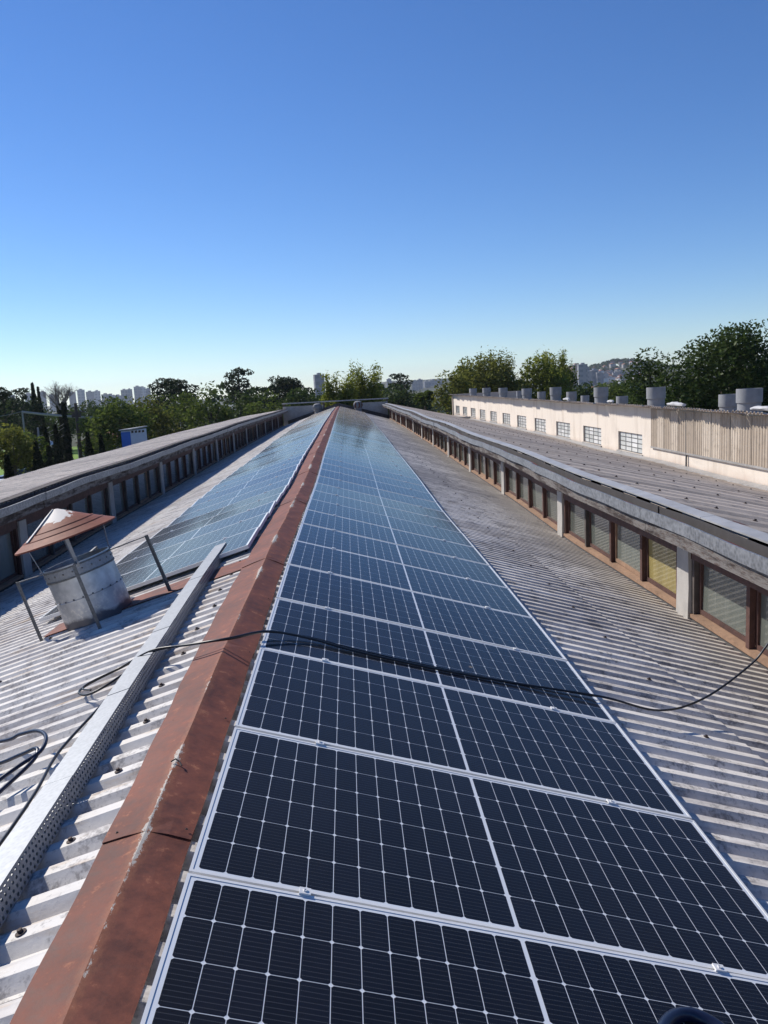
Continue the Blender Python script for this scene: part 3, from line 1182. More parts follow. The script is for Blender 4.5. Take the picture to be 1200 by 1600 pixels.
perf_side(0, 0).build('perforated_side', 'galv_side', T)
perf_side(TW, 0).build('perforated_side', 'galv_side', T)
m = MB().loft([[rp(-1, tray_s(y) + .001, y, TB - .001), rp(-1, tray_s(y) + TW - .001, y, TB - .001)] for y in np.linspace(TY0, TY1, 12)], closed=False)
m.build('tray_bottom', 'galv_side', T)
ly = [TY0, 2.05, 3.08, 4.02, 4.98, 5.12, 5.30, 6.55, TY1]
for k in range(len(ly) - 1):
    a, b = ly[k] + .003, ly[k + 1] - .003
    q = .0015 * (k % 2)
    secs = []
    for y in np.linspace(a, b, 5):
        t_ = tray_s(y)
        secs.append([rp(-1, t_ - .003, y, TTOP + .001 + q), rp(-1, t_ + TW + .003, y, TTOP + .001 + q), rp(-1, t_ + TW + .003, y, TTOP + .004 + q), rp(-1, t_ - .003, y, TTOP + .004 + q)])
    MB().loft(secs).build('lid', 'galv_lid', T)

# ------------------------------------------------------------------ cables
def at_x(px, py, X):
    d = _rt * ((px - 600) / FPX) - _up * ((py - 800) / FPX) + _fw
    return tuple(Vector(CAM) + d * ((X - CAM[0]) / d.x))


c1 = [(4.6, 5.6, .10), (3.98, 5.35, .0), at_x(1250, 935, 3.72), at_x(1200, 1006, 3.52), at_x(1170, 1041, 3.38), at_x(1100, 1091, 3.02), at_x(1030, 1110, 2.60), (2.22, 4.70, -.60), (1.66, 4.66, -.455), (1.19, 4.62, -.32), (.74, 4.62, -.185), (.44, 4.64, -.085), (.22, 4.54, .0), (.04, 4.34, .035), (-.18, 4.40, -.005), (-.44, 4.60, -.090), (-.68, 4.70, -.215), (-.84, 4.60, -.265), (-.862, 4.48, -.27), (-.77, 4.35, -.24), (-.67, 4.36, -.20), (-.605, 4.48, -.185), (-.580, 4.36, -.19), (-.61, 4.05, -.20), (-.650, 3.68, -.215), (-.648, 3.47, -.215), (-.61, 3.15, -.21), (-.60, 2.7, -.215), (-.62, 2.2, -.22)]
pts = smoothpath(c1, 10)
m = MB().tube(pts, .0072, 10)
tag(m.build('cable', 'rubber', smooth=60), 'black cable lying across the solar panels, over the ridge and looping beside the tray', 'cable')
c1b = [(-.30, 4.50, -.040), (-.47, 4.575, -.085), (-.67, 4.665, -.20), (-.82, 4.57, -.245), (-.84, 4.48, -.25), (-.76, 4.38, -.225)]
c1b = [(2.20, 4.72, -.606), (2.12, 4.725, -.588), (1.66, 4.69, -.462), (1.19, 4.655, -.322), (.74, 4.655, -.185), (.44, 4.675, -.09), (.21, 4.57, -.013), (.03, 4.37, .020)] + c1b
m = MB().tube(smoothpath(c1b, 8), .0052, 8)
tag(m.build('cable', 'rubber', smooth=60), 'second thinner strand of black cable running doubled alongside the cable on the panels', 'cable')
c2 = [(-1.75, 4.35, -.50), (-1.10, 3.95, -.31), (-.95, 3.87, -.245), (-.83, 3.79, -.20), (-.745, 3.67, -.185), (-.73, 3.55, -.20), (-.79, 3.46, -.22), (-.86, 3.37, -.25), (-.98, 3.18, -.31), (-1.3, 2.9, -.44)]
m = MB().tube(smoothpath(c2, 10), .0095, 10)
m.tube(smoothpath([(-1.5, 3.9, -.44), (-1.05, 3.72, -.33), (-.86, 3.64, -.25), (-.76, 3.585, -.20), (-.742, 3.50, -.215), (-.80, 3.33, -.25), (-.92, 3.08, -.31), (-1.25, 2.75, -.45)], 10), .0095, 10)
tag(m.build('cable_loop', 'blue_rubber', smooth=60), 'dark looped cable on the white corrugated sheets at the left edge', 'cable')
# loop lying on the nearest panel at the bottom edge
lp = []
for k in range(25):
    a = math.pi * (.02 + .96 * k / 24)
    s_, y_ = 1.66 - .155 * math.cos(a) * 1.0, 1.74 + .29 * math.sin(a)
    lp.append(rp(1, s_ + .04 * math.sin(a), y_, .022))
m = MB().tube(lp, .020, 12)
tag(m.build('cable_loop', 'blue_rubber', smooth=60), 'thick dark blue cable loop on the nearest panel at the bottom edge', 'cable')

# ------------------------------------------------------------------ wind driven vents at the far gable


def turbine(x, lab):
    z = dz(YEND - 2) - abs(x) * TT - .12
    t = empty('turbine_vent', (x, YEND - 2.2, z), lab, 'roof vent', 'turbine vents at the far gable')
    MB().lathe([(.30, -.15), (.27, .25), (.33, .30), (.33, .34), (.0, .35)], 20).build('neck', 'vent_grey', t, 40)
    for k in range(20):
        a = k * math.pi * 2 / 20
        secs = []
        for j in range(7):
            u = j / 6
            r_ = .30 + .12 * math.sin(u * math.pi)
            aa = a + .25 * math.sin(u * math.pi)
            z_ = .35 + .5 * u
            secs.append([(r_ * math.cos(aa), r_ * math.sin(aa), z_), (r_ * .86 * math.cos(aa + .26), r_ * .86 * math.sin(aa + .26), z_)])
        MB().loft(secs, closed=False).build('blade', 'rust' if (k % 3 == 0 and x > 0) else 'vent_grey', t)
    MB().lathe([(.33, .848), (.30, .88), (.15, .93), (0, .94)], 20).build('dome', 'vent_grey', t, 40)


turbine(-1.75, 'dull grey turbine vent left of the ridge at the far gable')
turbine(1.7, 'rust-striped turbine vent right of the ridge at the far gable')

# ------------------------------------------------------------------ white building on the right
WX = 11.8
WB = empty('white_building', (WX, 20, GZ), 'white stained rendered building with a row of gridded windows beyond the right roof', 'building')


def wl(x, y, z):
    return (x - WX, y - 20, z - GZ)


def wbox(mb, x0, x1, y0, y1, z0, z1):
    return mb.box(x0 - WX, x1 - WX, y0 - 20, y1 - 20, z0 - GZ, z1 - GZ)


WY0, WY1 = 4., 84.3
wins = [(32.86 + 4.98 * k - 2.72, 32.86 + 4.98 * k) for k in range(11)]
WZ0, WZ1 = -1.71, -.95
m = MB()
wbox(m, WX, WX + .15, WY0, WY1, GZ, WZ0)
wbox(m, WX, WX + .15, WY0, WY1, WZ1, .10)
edges = [WY0] + [v for wv in wins for v in wv] + [WY1]
for k in range(0, len(edges), 2):
    wbox(m, WX, WX + .15, edges[k], edges[k + 1], WZ0, WZ1)
wall = m.build('wall', 'stucco', WB)
m = MB()
wbox(m, WX - .12, WX + 7, WY1 + .002, WY1 + .3, GZ, .16)
wbox(m, WX + 7.0, WX + 7.2, WY0, WY1, GZ, -1.3)
m.build('end_wall', 'wall_paint', WB)
for wi, (a, b) in enumerate(wins):
    m = MB()
    for k in range(5):
        y = a + .02 + (b - a - .04) * k / 4
        wbox(m, WX + .07, WX + .10, y - .018, y + .018, WZ0 + .002, WZ1 - .002)
    for k in range(5):
        z = WZ0 + .02 + (WZ1 - WZ0 - .04) * k / 4
        for q in range(4):
            y0 = a + .02 + (b - a - .04) * q / 4 + .0185
            y1 = a + .02 + (b - a - .04) * (q + 1) / 4 - .0185
            wbox(m, WX + .072, WX + .098, y0, y1, z - .014, z + .014)
    WF = m.build('window', 'iron', WB)
    if wi == 0:
        pm = MB().box(-.004, .004, -(b - a - .04) / 8 + .02, (b - a - .04) / 8 - .02, -(WZ1 - WZ0 - .04) / 8 + .016, (WZ1 - WZ0 - .04) / 8 - .016)
        me_wp = pm.mesh('pane', 'pane_white')
    for q in range(4):
        for k in range(4):
            link('pane', me_wp, WF, wl(WX + .085, a + .02 + (b - a - .04) * (q + .5) / 4, WZ0 + .02 + (WZ1 - WZ0 - .04) * (k + .5) / 4))
    m = MB()
    wbox(m, WX - .05, WX + .15, a - .08, b + .08, WZ0 - .07, WZ0 - .002)
    m.build('sill', 'concrete', WB)
# roof of the white building: sheets running down to the right, uneven eave
th3 = math.atan(.19)
me_wr = rib_mesh('roof_sheet', 7.4, 5, .19, .06, .06, .05, 'sheet_side_right', .012)
rr = random.Random(5)
y = WY0
roofdeck = MB()
wbox(roofdeck, WX + .16, WX + .2, WY0, WY1, -.3, .05)
WR = roofdeck.build('roof', 'deck', WB)
while y < WY1:
    o = link('roof_sheet', me_wr, WR, wl(WX - .44 - rr.uniform(0, .06) - (.08 if rr.random() > .7 else 0), y + .475, .215 + rr.uniform(-.008, .008)), Matrix.Rotation(th3, 3, 'Y').to_euler())
    y += .95
# corrugated cladding over the nearer part of the wall
me_cl = rib_mesh('cladding_sheet', 1.36, 4, .155, .05, .05, .017, 'cladding', .008)
mrot = Matrix(((0, 0, -1), (0, -1, 0), (-1, 0, 0))).to_euler()
y = 29.15
k = 0
while y > 6:
    o = link('cladding_sheet', me_cl, WB, wl(WX - .06 - .012 * (k % 2), y - .31, .07 - rr.uniform(0, .03)), mrot)
    y -= .62
    k += 1
m = MB()
wbox(m, WX - .075, WX - .002, 6, 29.1, -1.36, -1.30)
m.build('cladding_batten', 'concrete', WB)
m = MB()
m.tube([wl(WX - .05, 26.0, .0), wl(WX - .05, 26.0, -1.2), wl(WX - .06, 26.0, -1.85)], .03, 8)
m.build('downpipe', 'iron', WB, 40)

# cylindrical vents along its roof


def roof_vent(px, top, wpx, back, label):
    # distance along the wall from its position over the eave
    X = WX + (.55 if not back else 2.6)
    d = _rt * ((px - 600) / FPX) - _up * ((top - 800) / FPX) + _fw
    Y = (X - CAM[0]) / d.x * d.y
    r_ = wpx * math.hypot(X - CAM[0], Y) / FPX / 2 * .97
    ztop = CAM[2] + d.z * (Y / d.y)
    zb = .12 - (X - WX + .3) * .19
    h = ztop - zb
    o = empty('roof_vent', (X, Y, zb), label, 'roof vent', 'cylindrical vents on the white building')
    MB().lathe([(r_ * .97, -.12), (r_ * .97, h * .10), (r_ * 1.04, h * .12), (r_ * 1.04, h * .17), (r_ * .9, h * .18)], 28).build('base', 'concrete', o, 40)
    MB().lathe([(r_ * .90, h * .15), (r_ * .90, h * .50)], 28).build('neck', 'vent_grey', o, 40)
    MB().lathe([(r_ * .93, h * .48), (r_, h * .50), (r_, h * .97), (r_ * .99, h), (r_ * .92, h), (r_ * .92, h * .9), (0, h * .88)], 28).build('drum', 'vent_grey', o, 40)
    return o


BIGV = [(1171, 607, 36, 'nearest big vent, at the right edge above the cladding'), (1025, 605, 28, 'big vent over the left end of the cladding'), (939, 605, 22, 'big vent above the second window from the cladding'), (868, 605, 18, 'big vent above the third window'), (823, 607, 16, 'big drum vent above the fifth window'), (786, 606, 14, 'drum vent above the sixth window'), (760, 606, 13, 'second drum vent from the far end of the roof'), (739, 607, 12, 'farthest drum vent on the white building')]
for px, t_, w_, lab in BIGV:
    roof_vent(px, t_, w_, False, lab)
for px, t_, w_, lab in [(1138, 616, 27, 'low vent just left of the nearest big vent'), (972, 619, 18, 'low squat vent right of the third big vent'), (893, 612, 16, 'low vent right of the fourth big vent'), (914, 618, 13, 'smallest squat vent left of the third big vent'), (846, 612, 13, 'low vent between two big drums over the fourth window'), (811, 611, 9, 'narrow low vent beside the drum above the fifth window')]:
    roof_vent(px, t_, w_, True, lab)


def rag(px, py, Y, ln, h, label):
    p = at(px, py, Y)
    rs = random.Random(int(px))
    secs = []
    for k in range(9):
        u = k / 8
        r_ = h * .5 * (.55 + .6 * math.sin(math.pi * (u * .9 + .05))) * rs.uniform(.75, 1.2)
        secs.append([(rs.uniform(-.03, .03) + r_ * 1.3 * math.cos(a), (u - .5) * ln, max(-.02, r_ * math.sin(a) * .9 + r_ * .7)) for a in [q * math.pi / 5 for q in range(10)]])
    o = MB().loft(secs).build('plastic_sheet', 'rag', None, 50, (WX - .02, p.y, .205))
    tag(o, label, 'sheeting', 'white plastic bundles on the eave')


def y_on(px, X):
    d = _rt * ((px - 600) / FPX) - _up * ((635 - 800) / FPX) + _fw
    return (X - CAM[0]) / d.x * d.y


for px, ln, h, lab in ((1053, 1.3, .15, 'white plastic bundle on the eave above the cladding'), (1188, 1.2, .15, 'white plastic bundle at the right edge of the eave'), (883, .9, .14, 'crumpled white plastic on the eave above the third window'), (951, .7, .11, 'small white scrap on the eave below the third big vent')):
    rag(px, 633, y_on(px, WX - .1), ln, h, lab)

# ------------------------------------------------------------------ trees


def leaf_mesh(name, C, size, mat, rs, up=.35, aspect=.55):
    n = len(C)
    nrm = rs.randn(n, 3)
    nrm[:, 2] = np.abs(nrm[:, 2]) + up
    nrm /= np.linalg.norm(nrm, axis=1)[:, None]
    t = rs.randn(n, 3)
    t -= nrm * (t * nrm).sum(1)[:, None]
    t /= np.linalg.norm(t, axis=1)[:, None]
    b = np.cross(nrm, t)
    s_ = (size * rs.uniform(.6, 1.35, n))[:, None]
    v = np.empty((n, 4, 3))
    v[:, 0] = C - t * s_
    v[:, 1] = C - b * s_ * aspect + t * s_ * .1
    v[:, 2] = C + t * s_
    v[:, 3] = C + b * s_ * aspect + t * s_ * .1
    me = bpy.data.meshes.new(name)
    me.vertices.add(n * 4)
    me.vertices.foreach_set('co', v.reshape(-1))
    me.loops.add(n * 4)
    me.loops.foreach_set('vertex_index', np.arange(n * 4, dtype=np.int32))
    me.polygons.add(n)
    me.polygons.foreach_set('loop_start', np.arange(0, n * 4, 4, dtype=np.int32))
    me.polygons.foreach_set('loop_total', np.full(n, 4, dtype=np.int32))
    me.materials.append(MT[mat])
    me.update()
    me.validate()
    return me


def clump_pts(centers, radii, per, rs, flat=.8):
    out = []
    for c, r_ in zip(centers, radii):
        k = max(6, int(per * (r_ ** 2)))
        d = rs.randn(k, 3)
        d /= np.linalg.norm(d, axis=1)[:, None]
        q = d * (r_ * rs.uniform(.45, 1.08, k) ** .6)[:, None]
        q[:, 2] *= flat
        out.append(c + q)
    return np.concatenate(out)


def tree(name, kind, px, top_y, wpx, Y, mat, label, cat='tree', group=None, low=.25, leaf=.3, dens=26, seed=None, trunk=None, topz=None, depth=.8, X=None):
    """a tree standing on the ground, height and spread measured in metres at its distance"""
    rs = np.random.RandomState(seed if seed is not None else int(px * 7 + Y))
    leaf *= .74
    tp = at(px, top_y, Y)
    base = Vector((tp.x if X is None else X, Y, GZ))
    H = tp.z - GZ
    rx = wpx * Y / FPX / 2
    o = empty(name, base, label, cat, group)
    tb = MB()
    tr = trunk or max(.12, H * .022)
    if kind == 'broad':
        zb = H * low
        rz = (H - zb) / 2
        n = int(np.clip(30 + rx * 10, 36, 120))
        cs, rad = [], []
        for k in range(n):
            d = rs.randn(3)
            d /= np.linalg.norm(d)
            q = rs.uniform(.35, 1) ** .5
            wob = 1 + .11 * math.sin(3 * math.atan2(d[1], d[0]) + rs.rand() * .6 + px) + rs.uniform(-.12, .12)
            r_ = rs.uniform(.20, .36) * min(rx, rz) + .15
            c = np.array([d[0] * (rx - r_ * .7) * q * wob, d[1] * (rx * depth - r_ * .7) * q * wob, zb + rz + d[2] * (rz - r_ * .8) * q])
            cs.append(c)
            rad.append(r_)
        P = clump_pts(cs, rad, dens / leaf ** 2 * .10, rs)
        tb.tube([(0, 0, -.3), (.1, .05, H * .2), (.0, .1, H * .45), (.1, 0, H * .72)], [tr * 1.2, tr, tr * .75, tr * .35], 8)
        for k in range(9):
            c = cs[rs.randint(n)]
            z0 = H * rs.uniform(.2, .5)
            m_ = (c * .5 + np.array([0, 0, z0]) * .5) + np.array([0, 0, .3])
            tb.tube([(0, 0, z0), tuple(m_), tuple(c)], [tr * .5, tr * .32, tr * .1], 5)
    elif kind == 'pine':
        cs, rad = [], []
        n = int(14 + rx * 4)
        tb.tube([(0, 0, -.3), (.15, 0, H * .4), (0, .1, H * .75), (.1, 0, H * .95)], [tr, tr * .85, tr * .6, tr * .25], 8)
        for k in range(n):
            u = (k + .5) / n
            z = H * (low + (1 - low) * u) - .4
            spread = rx * (1 - .45 * u ** 3) * rs.uniform(.35, 1.05) * (1 if u < .8 else .75)
            a = k * 2.4 + rs.uniform(-.4, .4)
            c = np.array([spread * math.cos(a), spread * math.sin(a), z + rs.uniform(-.3, .3)])
            r_ = rs.uniform(.22, .36) * rx
            cs.append(c)
            rad.append(r_)
            tb.tube([(0, 0, z - .9 - spread * .15), tuple(c * np.array([.6, .6, 1]) - np.array([0, 0, .5])), tuple(c)], [tr * .3, tr * .2, tr * .07], 5)
        cs.append(np.array([0, 0, H - rx * .25]))
        rad.append(rx * .4)
        P = clump_pts(cs, rad, dens / leaf ** 2 * .13, rs, .5)
    elif kind == 'cypress':
        n = int(2600 * dens / 26)
        u = rs.rand(n) ** .8
        a = rs.rand(n) * 6.283
        prof = np.minimum(1, (1 - u) * 2.4 + .03) * np.minimum(1, u * 6 + .4)
        r_ = rx * prof * (.75 + .25 * np.sin(a * 3 + u * 9)) * rs.uniform(.5, 1.05, n)
        P = np.stack([r_ * np.cos(a), r_ * np.sin(a), H * (low + (1 - low) * u)], 1)
        tb.tube([(0, 0, -.3), (0, 0, H * .5), (0, 0, H * .95)], [tr, tr * .7, tr * .1], 8)
    elif kind == 'bamboo':
        cs = []
        ns = int(24 + rx * 7)
        for k in range(ns):
            a = rs.rand() * 6.283
            b0 = np.array([math.cos(a), math.sin(a) * .7, 0]) * rx * .55 * rs.rand()
            lean = np.array([math.cos(a), math.sin(a) * .7, 0]) * rx * rs.uniform(.15, .7)
            hh = H * rs.uniform(.62, 1.0) if k else H
            pts_ = [b0 + lean * (t ** 2) + np.array([0, 0, hh * (t - .06 * t ** 4)]) for t in np.linspace(0, 1, 8)]
            tb.tube([tuple(q) for q in pts_], list(np.linspace(.05, .012, 8)), 5)
            for t in np.linspace(low + .05, 1, 13):
                q = b0 + lean * t ** 2 + np.array([0, 0, hh * (t - .06 * t ** 4)])
                wv = (.55 if t < .85 else .28) * (.5 + rx * .12)
                kk = int(dens * 1.25)
                cs.append(q + rs.randn(kk, 3) * np.array([wv, wv, .5]))
        P = np.concatenate(cs)
    elif kind == 'palm':
        P = []
        tb.tube([(0, 0, -.3), (.1, 0, H * .5), (0, 0, H * .9)], [tr, tr * .8, tr * .8], 8)
        for k in range(22):
            a = k * 2.4
            e = rs.uniform(-.2, 1.1)
            for t in np.linspace(.05, 1, 26):
                r_ = rx * t * math.cos(e * .6)
                z = H * .9 + rx * (math.sin(e) * t - .75 * t * t)
                for s_ in (-1, 1):
                    for q in range(2):
                        P.append((r_ * math.cos(a) - s_ * .3 * (1 - t * .6) * math.sin(a) * rs.rand(), r_ * math.sin(a) + s_ * .3 * (1 - t * .6) * math.cos(a) * rs.rand(), z - rs.rand() * .35))
        P = np.array(P)
    if kind in ('broad', 'pine', 'bamboo'):
        hi = np.percentile(P[:, 2], 99.6)
        lo_ = np.percentile(P[:, 2], 1)
        P[:, 2] = np.where(P[:, 2] > H * .3, lo_ + (P[:, 2] - lo_) * (H - lo_) / (hi - lo_), P[:, 2])
        sx_ = 2 * rx / (np.percentile(P[:, 0], 99.3) - np.percentile(P[:, 0], .7))
        P[:, 0] *= sx_
        P[:, 1] *= sx_
    link('crown', leaf_mesh('crown', P, leaf, mat, rs, aspect=.5 if kind != 'bamboo' else .28), o)
    tb.build('trunk', 'bark', o, 60)
    return o


def bare_tree(px, fork_y, top_y, wpx, Y, label):
    rs = random.Random(6)
    tp, fk = at(px, top_y, Y), at(px + 4, fork_y, Y)
    base = Vector((fk.x, Y, GZ))
    H, F = tp.z - GZ, fk.z - GZ
    rx = wpx * Y / FPX / 2
    o = empty('bare_tree', base, label, 'tree')
    tb, tw = MB(), MB()
    tb.tube([(0, 0, -.3), (.1, 0, F * .5), (-.05, 0, F)], [.42, .36, .30], 10)

    def grow(p, d, ln, r_, lv):
        n = 4
        pts_ = [p]
        q = Vector(p)
        dd = Vector(d)
        for k in range(n):
            dd = (dd + Vector((rs.uniform(-.12, .12), rs.uniform(-.12, .12), rs.uniform(-.02, .10)))).normalized()
            q = q + dd * (ln / n)
            pts_.append(q.copy())
        (tb if lv < 2 else tw).tube(pts_, [r_ * (1 - .5 * k / n) for k in range(n + 1)], 6 if lv < 2 else 4, False)
        if lv >= 5:
            return
        for k in range(3 if lv < 4 else 2):
            a = rs.uniform(0, 6.28)
            out = Vector((math.cos(a), math.sin(a), 0))
            nd = (dd * 1.0 + out * rs.uniform(.45, .95) + Vector((0, 0, .02))).normalized()
            st = pts_[-1] if k < 2 else pts_[2]
            grow(st, nd, ln * rs.uniform(.62, .8), r_ * .5, lv + 1)
    for k in range(7):
        a = k * .9 + .3
        e_ = .45 + .75 * (k % 2)
        grow(Vector((-.05, 0, F - .2)), Vector((math.cos(a) * e_, math.sin(a) * e_ * .8, 1)).normalized(), (H - F) * .36, .17, 0)
    tb.build('trunk', 'bare_bark', o, 60)
    tw.build('twigs', 'bare_bark', o)
    # ivy wrapped round the trunk
    r2 = np.random.RandomState(4)
    n = 5200
    u = r2.rand(n)
    a = r2.rand(n) * 6.283
    r_ = (.42 + .13 * np.sin(a * 2 + u * 14)) * (1.0 - .35 * u) * r2.uniform(.6, 1.1, n) + .12
    P = np.stack([r_ * np.cos(a), r_ * np.sin(a), u * (F + .8)], 1)
    link('ivy', leaf_mesh('ivy', P, .16, 'leaf_ivy', r2), o)


GL = 'trees left of the factory'
# far left
tree('pine_tree', 'pine', 2, 606, 66, 104, 'leaf_pine', 'dark flat-topped pine at the left edge of the photo', group=GL, low=.55, leaf=.26)
tree('pine_tree', 'pine', 33, 607, 52, 112, 'leaf_pine', 'dark pine between the left-edge pine and the slim cypress', group=GL, low=.5, leaf=.26)
tree('cypress_tree', 'cypress', 50, 599, 13, 118, 'leaf_pine', 'tall slim dark cypress left of the bare tree', group=GL, low=.1, leaf=.30, dens=40)
tree('cypress_tree', 'cypress', 59, 605, 9, 119, 'leaf_pine', 'thinner cypress hugging the tall slim one', group=GL, low=.1, leaf=.26, dens=36)
bare_tree(93, 641, 594, 58, 92, 'bare-branched tree with ivy-covered trunk against the sky')
tree('cypress_tree', 'cypress', 98, 630, 13, 86, 'leaf_ivy', 'dark ivy-wrapped column just under the bare crown', group=GL, low=.0, leaf=.24, dens=44)
for px, ty, wp, Y, lab in ((70, 668, 15, 72, 'small dark conifer left of the white parasol'), (86, 664, 17, 78, 'small dark conifer right of the white parasol'), (136, 676, 14, 74, 'small dark conifer beside the turquoise banner'), (157, 680, 12, 70, 'small dark conifer in front of the pinkish house'), (55, 690, 20, 62, 'low dark conifer in front of the lawn'), (10, 712, 22, 52, 'lowest dark conifer beside the parked cars')):
    tree('conifer_tree', 'cypress', px, ty, wp, Y, 'leaf_ivy', lab, group='small conifers along the yard', low=.02, leaf=.22, dens=34)
tree('yellow_bush', 'broad', 14, 664, 66, 62, 'leaf_olive', 'yellow-green leafy tree at the left edge below the pines', group=GL, low=.42, leaf=.20, dens=30)
tree('broad_tree', 'broad', 40, 676, 56, 66, 'leaf_mid', 'dark leafy tree right of the yellow-green one', group=GL, low=.40, leaf=.20, dens=26)
tree('broad_tree', 'broad', 20, 622, 90, 135, 'leaf_dark', 'dim tree mass beneath the left pines', group=GL, low=.2, leaf=.36)
tree('broad_tree', 'broad', 75, 638, 90, 140, 'leaf_dark', 'dim tree mass behind the bare tree trunk', group=GL, low=.15, leaf=.36)
tree('broad_tree', 'broad', 135, 628, 80, 150, 'leaf_dark', 'dim trees right of the bare tree', group=GL, low=.15, leaf=.36)
tree('broad_tree', 'broad', 168, 622, 70, 160, 'leaf_dark', 'distant dark tree under the left skyline', group=GL, low=.15, leaf=.36)
tree('broad_tree', 'broad', 182, 624, 96, 84, 'leaf_mid', 'light leafy tree left of the blue shed', group=GL, low=.12, leaf=.27, dens=24)
tree('broad_tree', 'broad', 145, 652, 52, 88, 'leaf_mid', 'low leafy tree above the turquoise banner', group=GL, low=.15, leaf=.25, dens=24)
tree('broad_tree', 'broad', 228, 622, 80, 92, 'leaf_olive', 'yellowish leafy tree right above the blue shed', group=GL, low=.1, leaf=.27, dens=24)
tree('pine_tree', 'pine', 268, 592, 92, 118, 'leaf_pine', 'big dark spreading pine right of the left skyline', group=GL, low=.50, leaf=.30, dens=34)
tree('broad_tree', 'broad', 275, 616, 84, 98, 'leaf_mid', 'leafy tree under the big spreading pine', group=GL, low=.1, leaf=.28)
tree('broad_tree', 'broad', 325, 604, 78, 92, 'leaf_mid', 'leafy tree right of the big spreading pine', group=GL, low=.08, leaf=.27, dens=24)
tree('pine_tree', 'pine', 371, 575, 58, 128, 'leaf_pine', 'tallest dark pine left of the wide pine', group=GL, low=.60, leaf=.30, dens=34)
tree('broad_tree', 'broad', 372, 612, 80, 96, 'leaf_dark', 'dark leafy tree under the tallest pine', group=GL, low=.08, leaf=.28)
tree('broad_tree', 'broad', 415, 614, 76, 90, 'leaf_mid', 'leafy tree by the far end of the left roof', group=GL, low=.08, leaf=.27)
tree('pine_tree', 'pine', 447, 589, 84, 132, 'leaf_pine', 'wide flat pine left of the lone tower', group=GL, low=.58, leaf=.30, dens=34)
tree('broad_tree', 'broad', 462, 608, 70, 104, 'leaf_dark', 'dark leafy tree below the wide flat pine', group=GL, low=.08, leaf=.28)
tree('broad_tree', 'broad', 500, 612, 60, 118, 'leaf_dark', 'dark tree below the lone tower', group=GL, low=.08, leaf=.3)
GB = 'trees behind the far gable'
tree('bamboo_clump', 'bamboo', 527, 588, 52, 92, 'leaf_bamboo', 'left bright yellow-green bamboo clump behind the far gable', 'bamboo', GB, low=.25, leaf=.30, dens=22)
tree('bamboo_clump', 'bamboo', 573, 573, 50, 95, 'leaf_bamboo', 'taller bright bamboo clump behind the far gable', 'bamboo', GB, low=.25, leaf=.30, dens=22)
tree('broad_tree', 'broad', 560, 606, 70, 112, 'leaf_dark', 'dark tree behind the bamboo', group=GB, low=.08, leaf=.3)
tree('pine_tree', 'pine', 625, 584, 46, 138, 'leaf_pine', 'round dark pine right of the bamboo', group=GB, low=.55, leaf=.3, dens=36)
tree('broad_tree', 'broad', 622, 602, 60, 128, 'leaf_dark', 'dark tree below the round pine', group=GB, low=.08, leaf=.32)
tree('broad_tree', 'broad', 652, 612, 50, 132, 'leaf_dark', 'dim tree behind the palm', group=GB, low=.05, leaf=.32)
tree('palm_tree', 'palm', 663, 606, 34, 104, 'leaf_mid', 'drooping palm left of the white building', group=GB, leaf=.26)
GR = 'trees behind the white building'
tree('leafy_tree', 'broad', 708, 584, 62, 96, 'leaf_olive', 'olive leafy clump at the far corner of the white building', group=GR, low=.05, leaf=.27, dens=34)
tree('leafy_tree', 'broad', 757, 558, 104, 100, 'leaf_olive', 'broad olive tree behind the far vents', group=GR, low=.05, leaf=.28, dens=36)
tree('leafy_tree', 'bamboo', 778, 554, 60, 104, 'leaf_olive', 'feathery olive shoots above the broad olive tree', group=GR, low=.3, leaf=.28, dens=24)
tree('broad_tree', 'broad', 735, 570, 90, 108, 'leaf_mid', 'green tree behind the broad olive tree', group=GR, low=.05, leaf=.30)
tree('leafy_tree', 'broad', 846, 556, 88, 104, 'leaf_bamboo', 'bright yellow-green tree behind the middle vents', group=GR, low=.05, leaf=.28, dens=34)
tree('leafy_tree', 'bamboo', 866, 551, 50, 107, 'leaf_bamboo', 'bright feathery shoots above the yellow-green tree', group=GR, low=.3, leaf=.28, dens=22)
tree('broad_tree', 'broad', 876, 574, 60, 110, 'leaf_mid', 'dark green tree right of the bright yellow-green tree', group=GR, low=.05, leaf=.30)
tree('broad_tree', 'broad', 915, 600, 60, 116, 'leaf_dark', 'small dark tree below the hillside houses', group=GR, low=.05, leaf=.30)
tree('broad_tree', 'broad', 962, 596, 62, 112, 'leaf_mid', 'small green tree right below the hillside houses', group=GR, low=.05, leaf=.30)
tree('broad_tree', 'broad', 1020, 548, 92, 62, 'leaf_dark', 'dark leafy tree left of the biggest tree', group=GR, low=.15, leaf=.20, dens=30)
tree('broad_tree', 'broad', 1140, 513, 215, 60, 'leaf_dark', 'biggest dark leafy tree at the right edge', group=GR, low=.12, leaf=.20, dens=30)
tree('broad_tree', 'broad', 1235, 545, 150, 64, 'leaf_mid', 'leafy tree cut by the right edge of the photo', group=GR, low=.12, leaf=.20, dens=28)

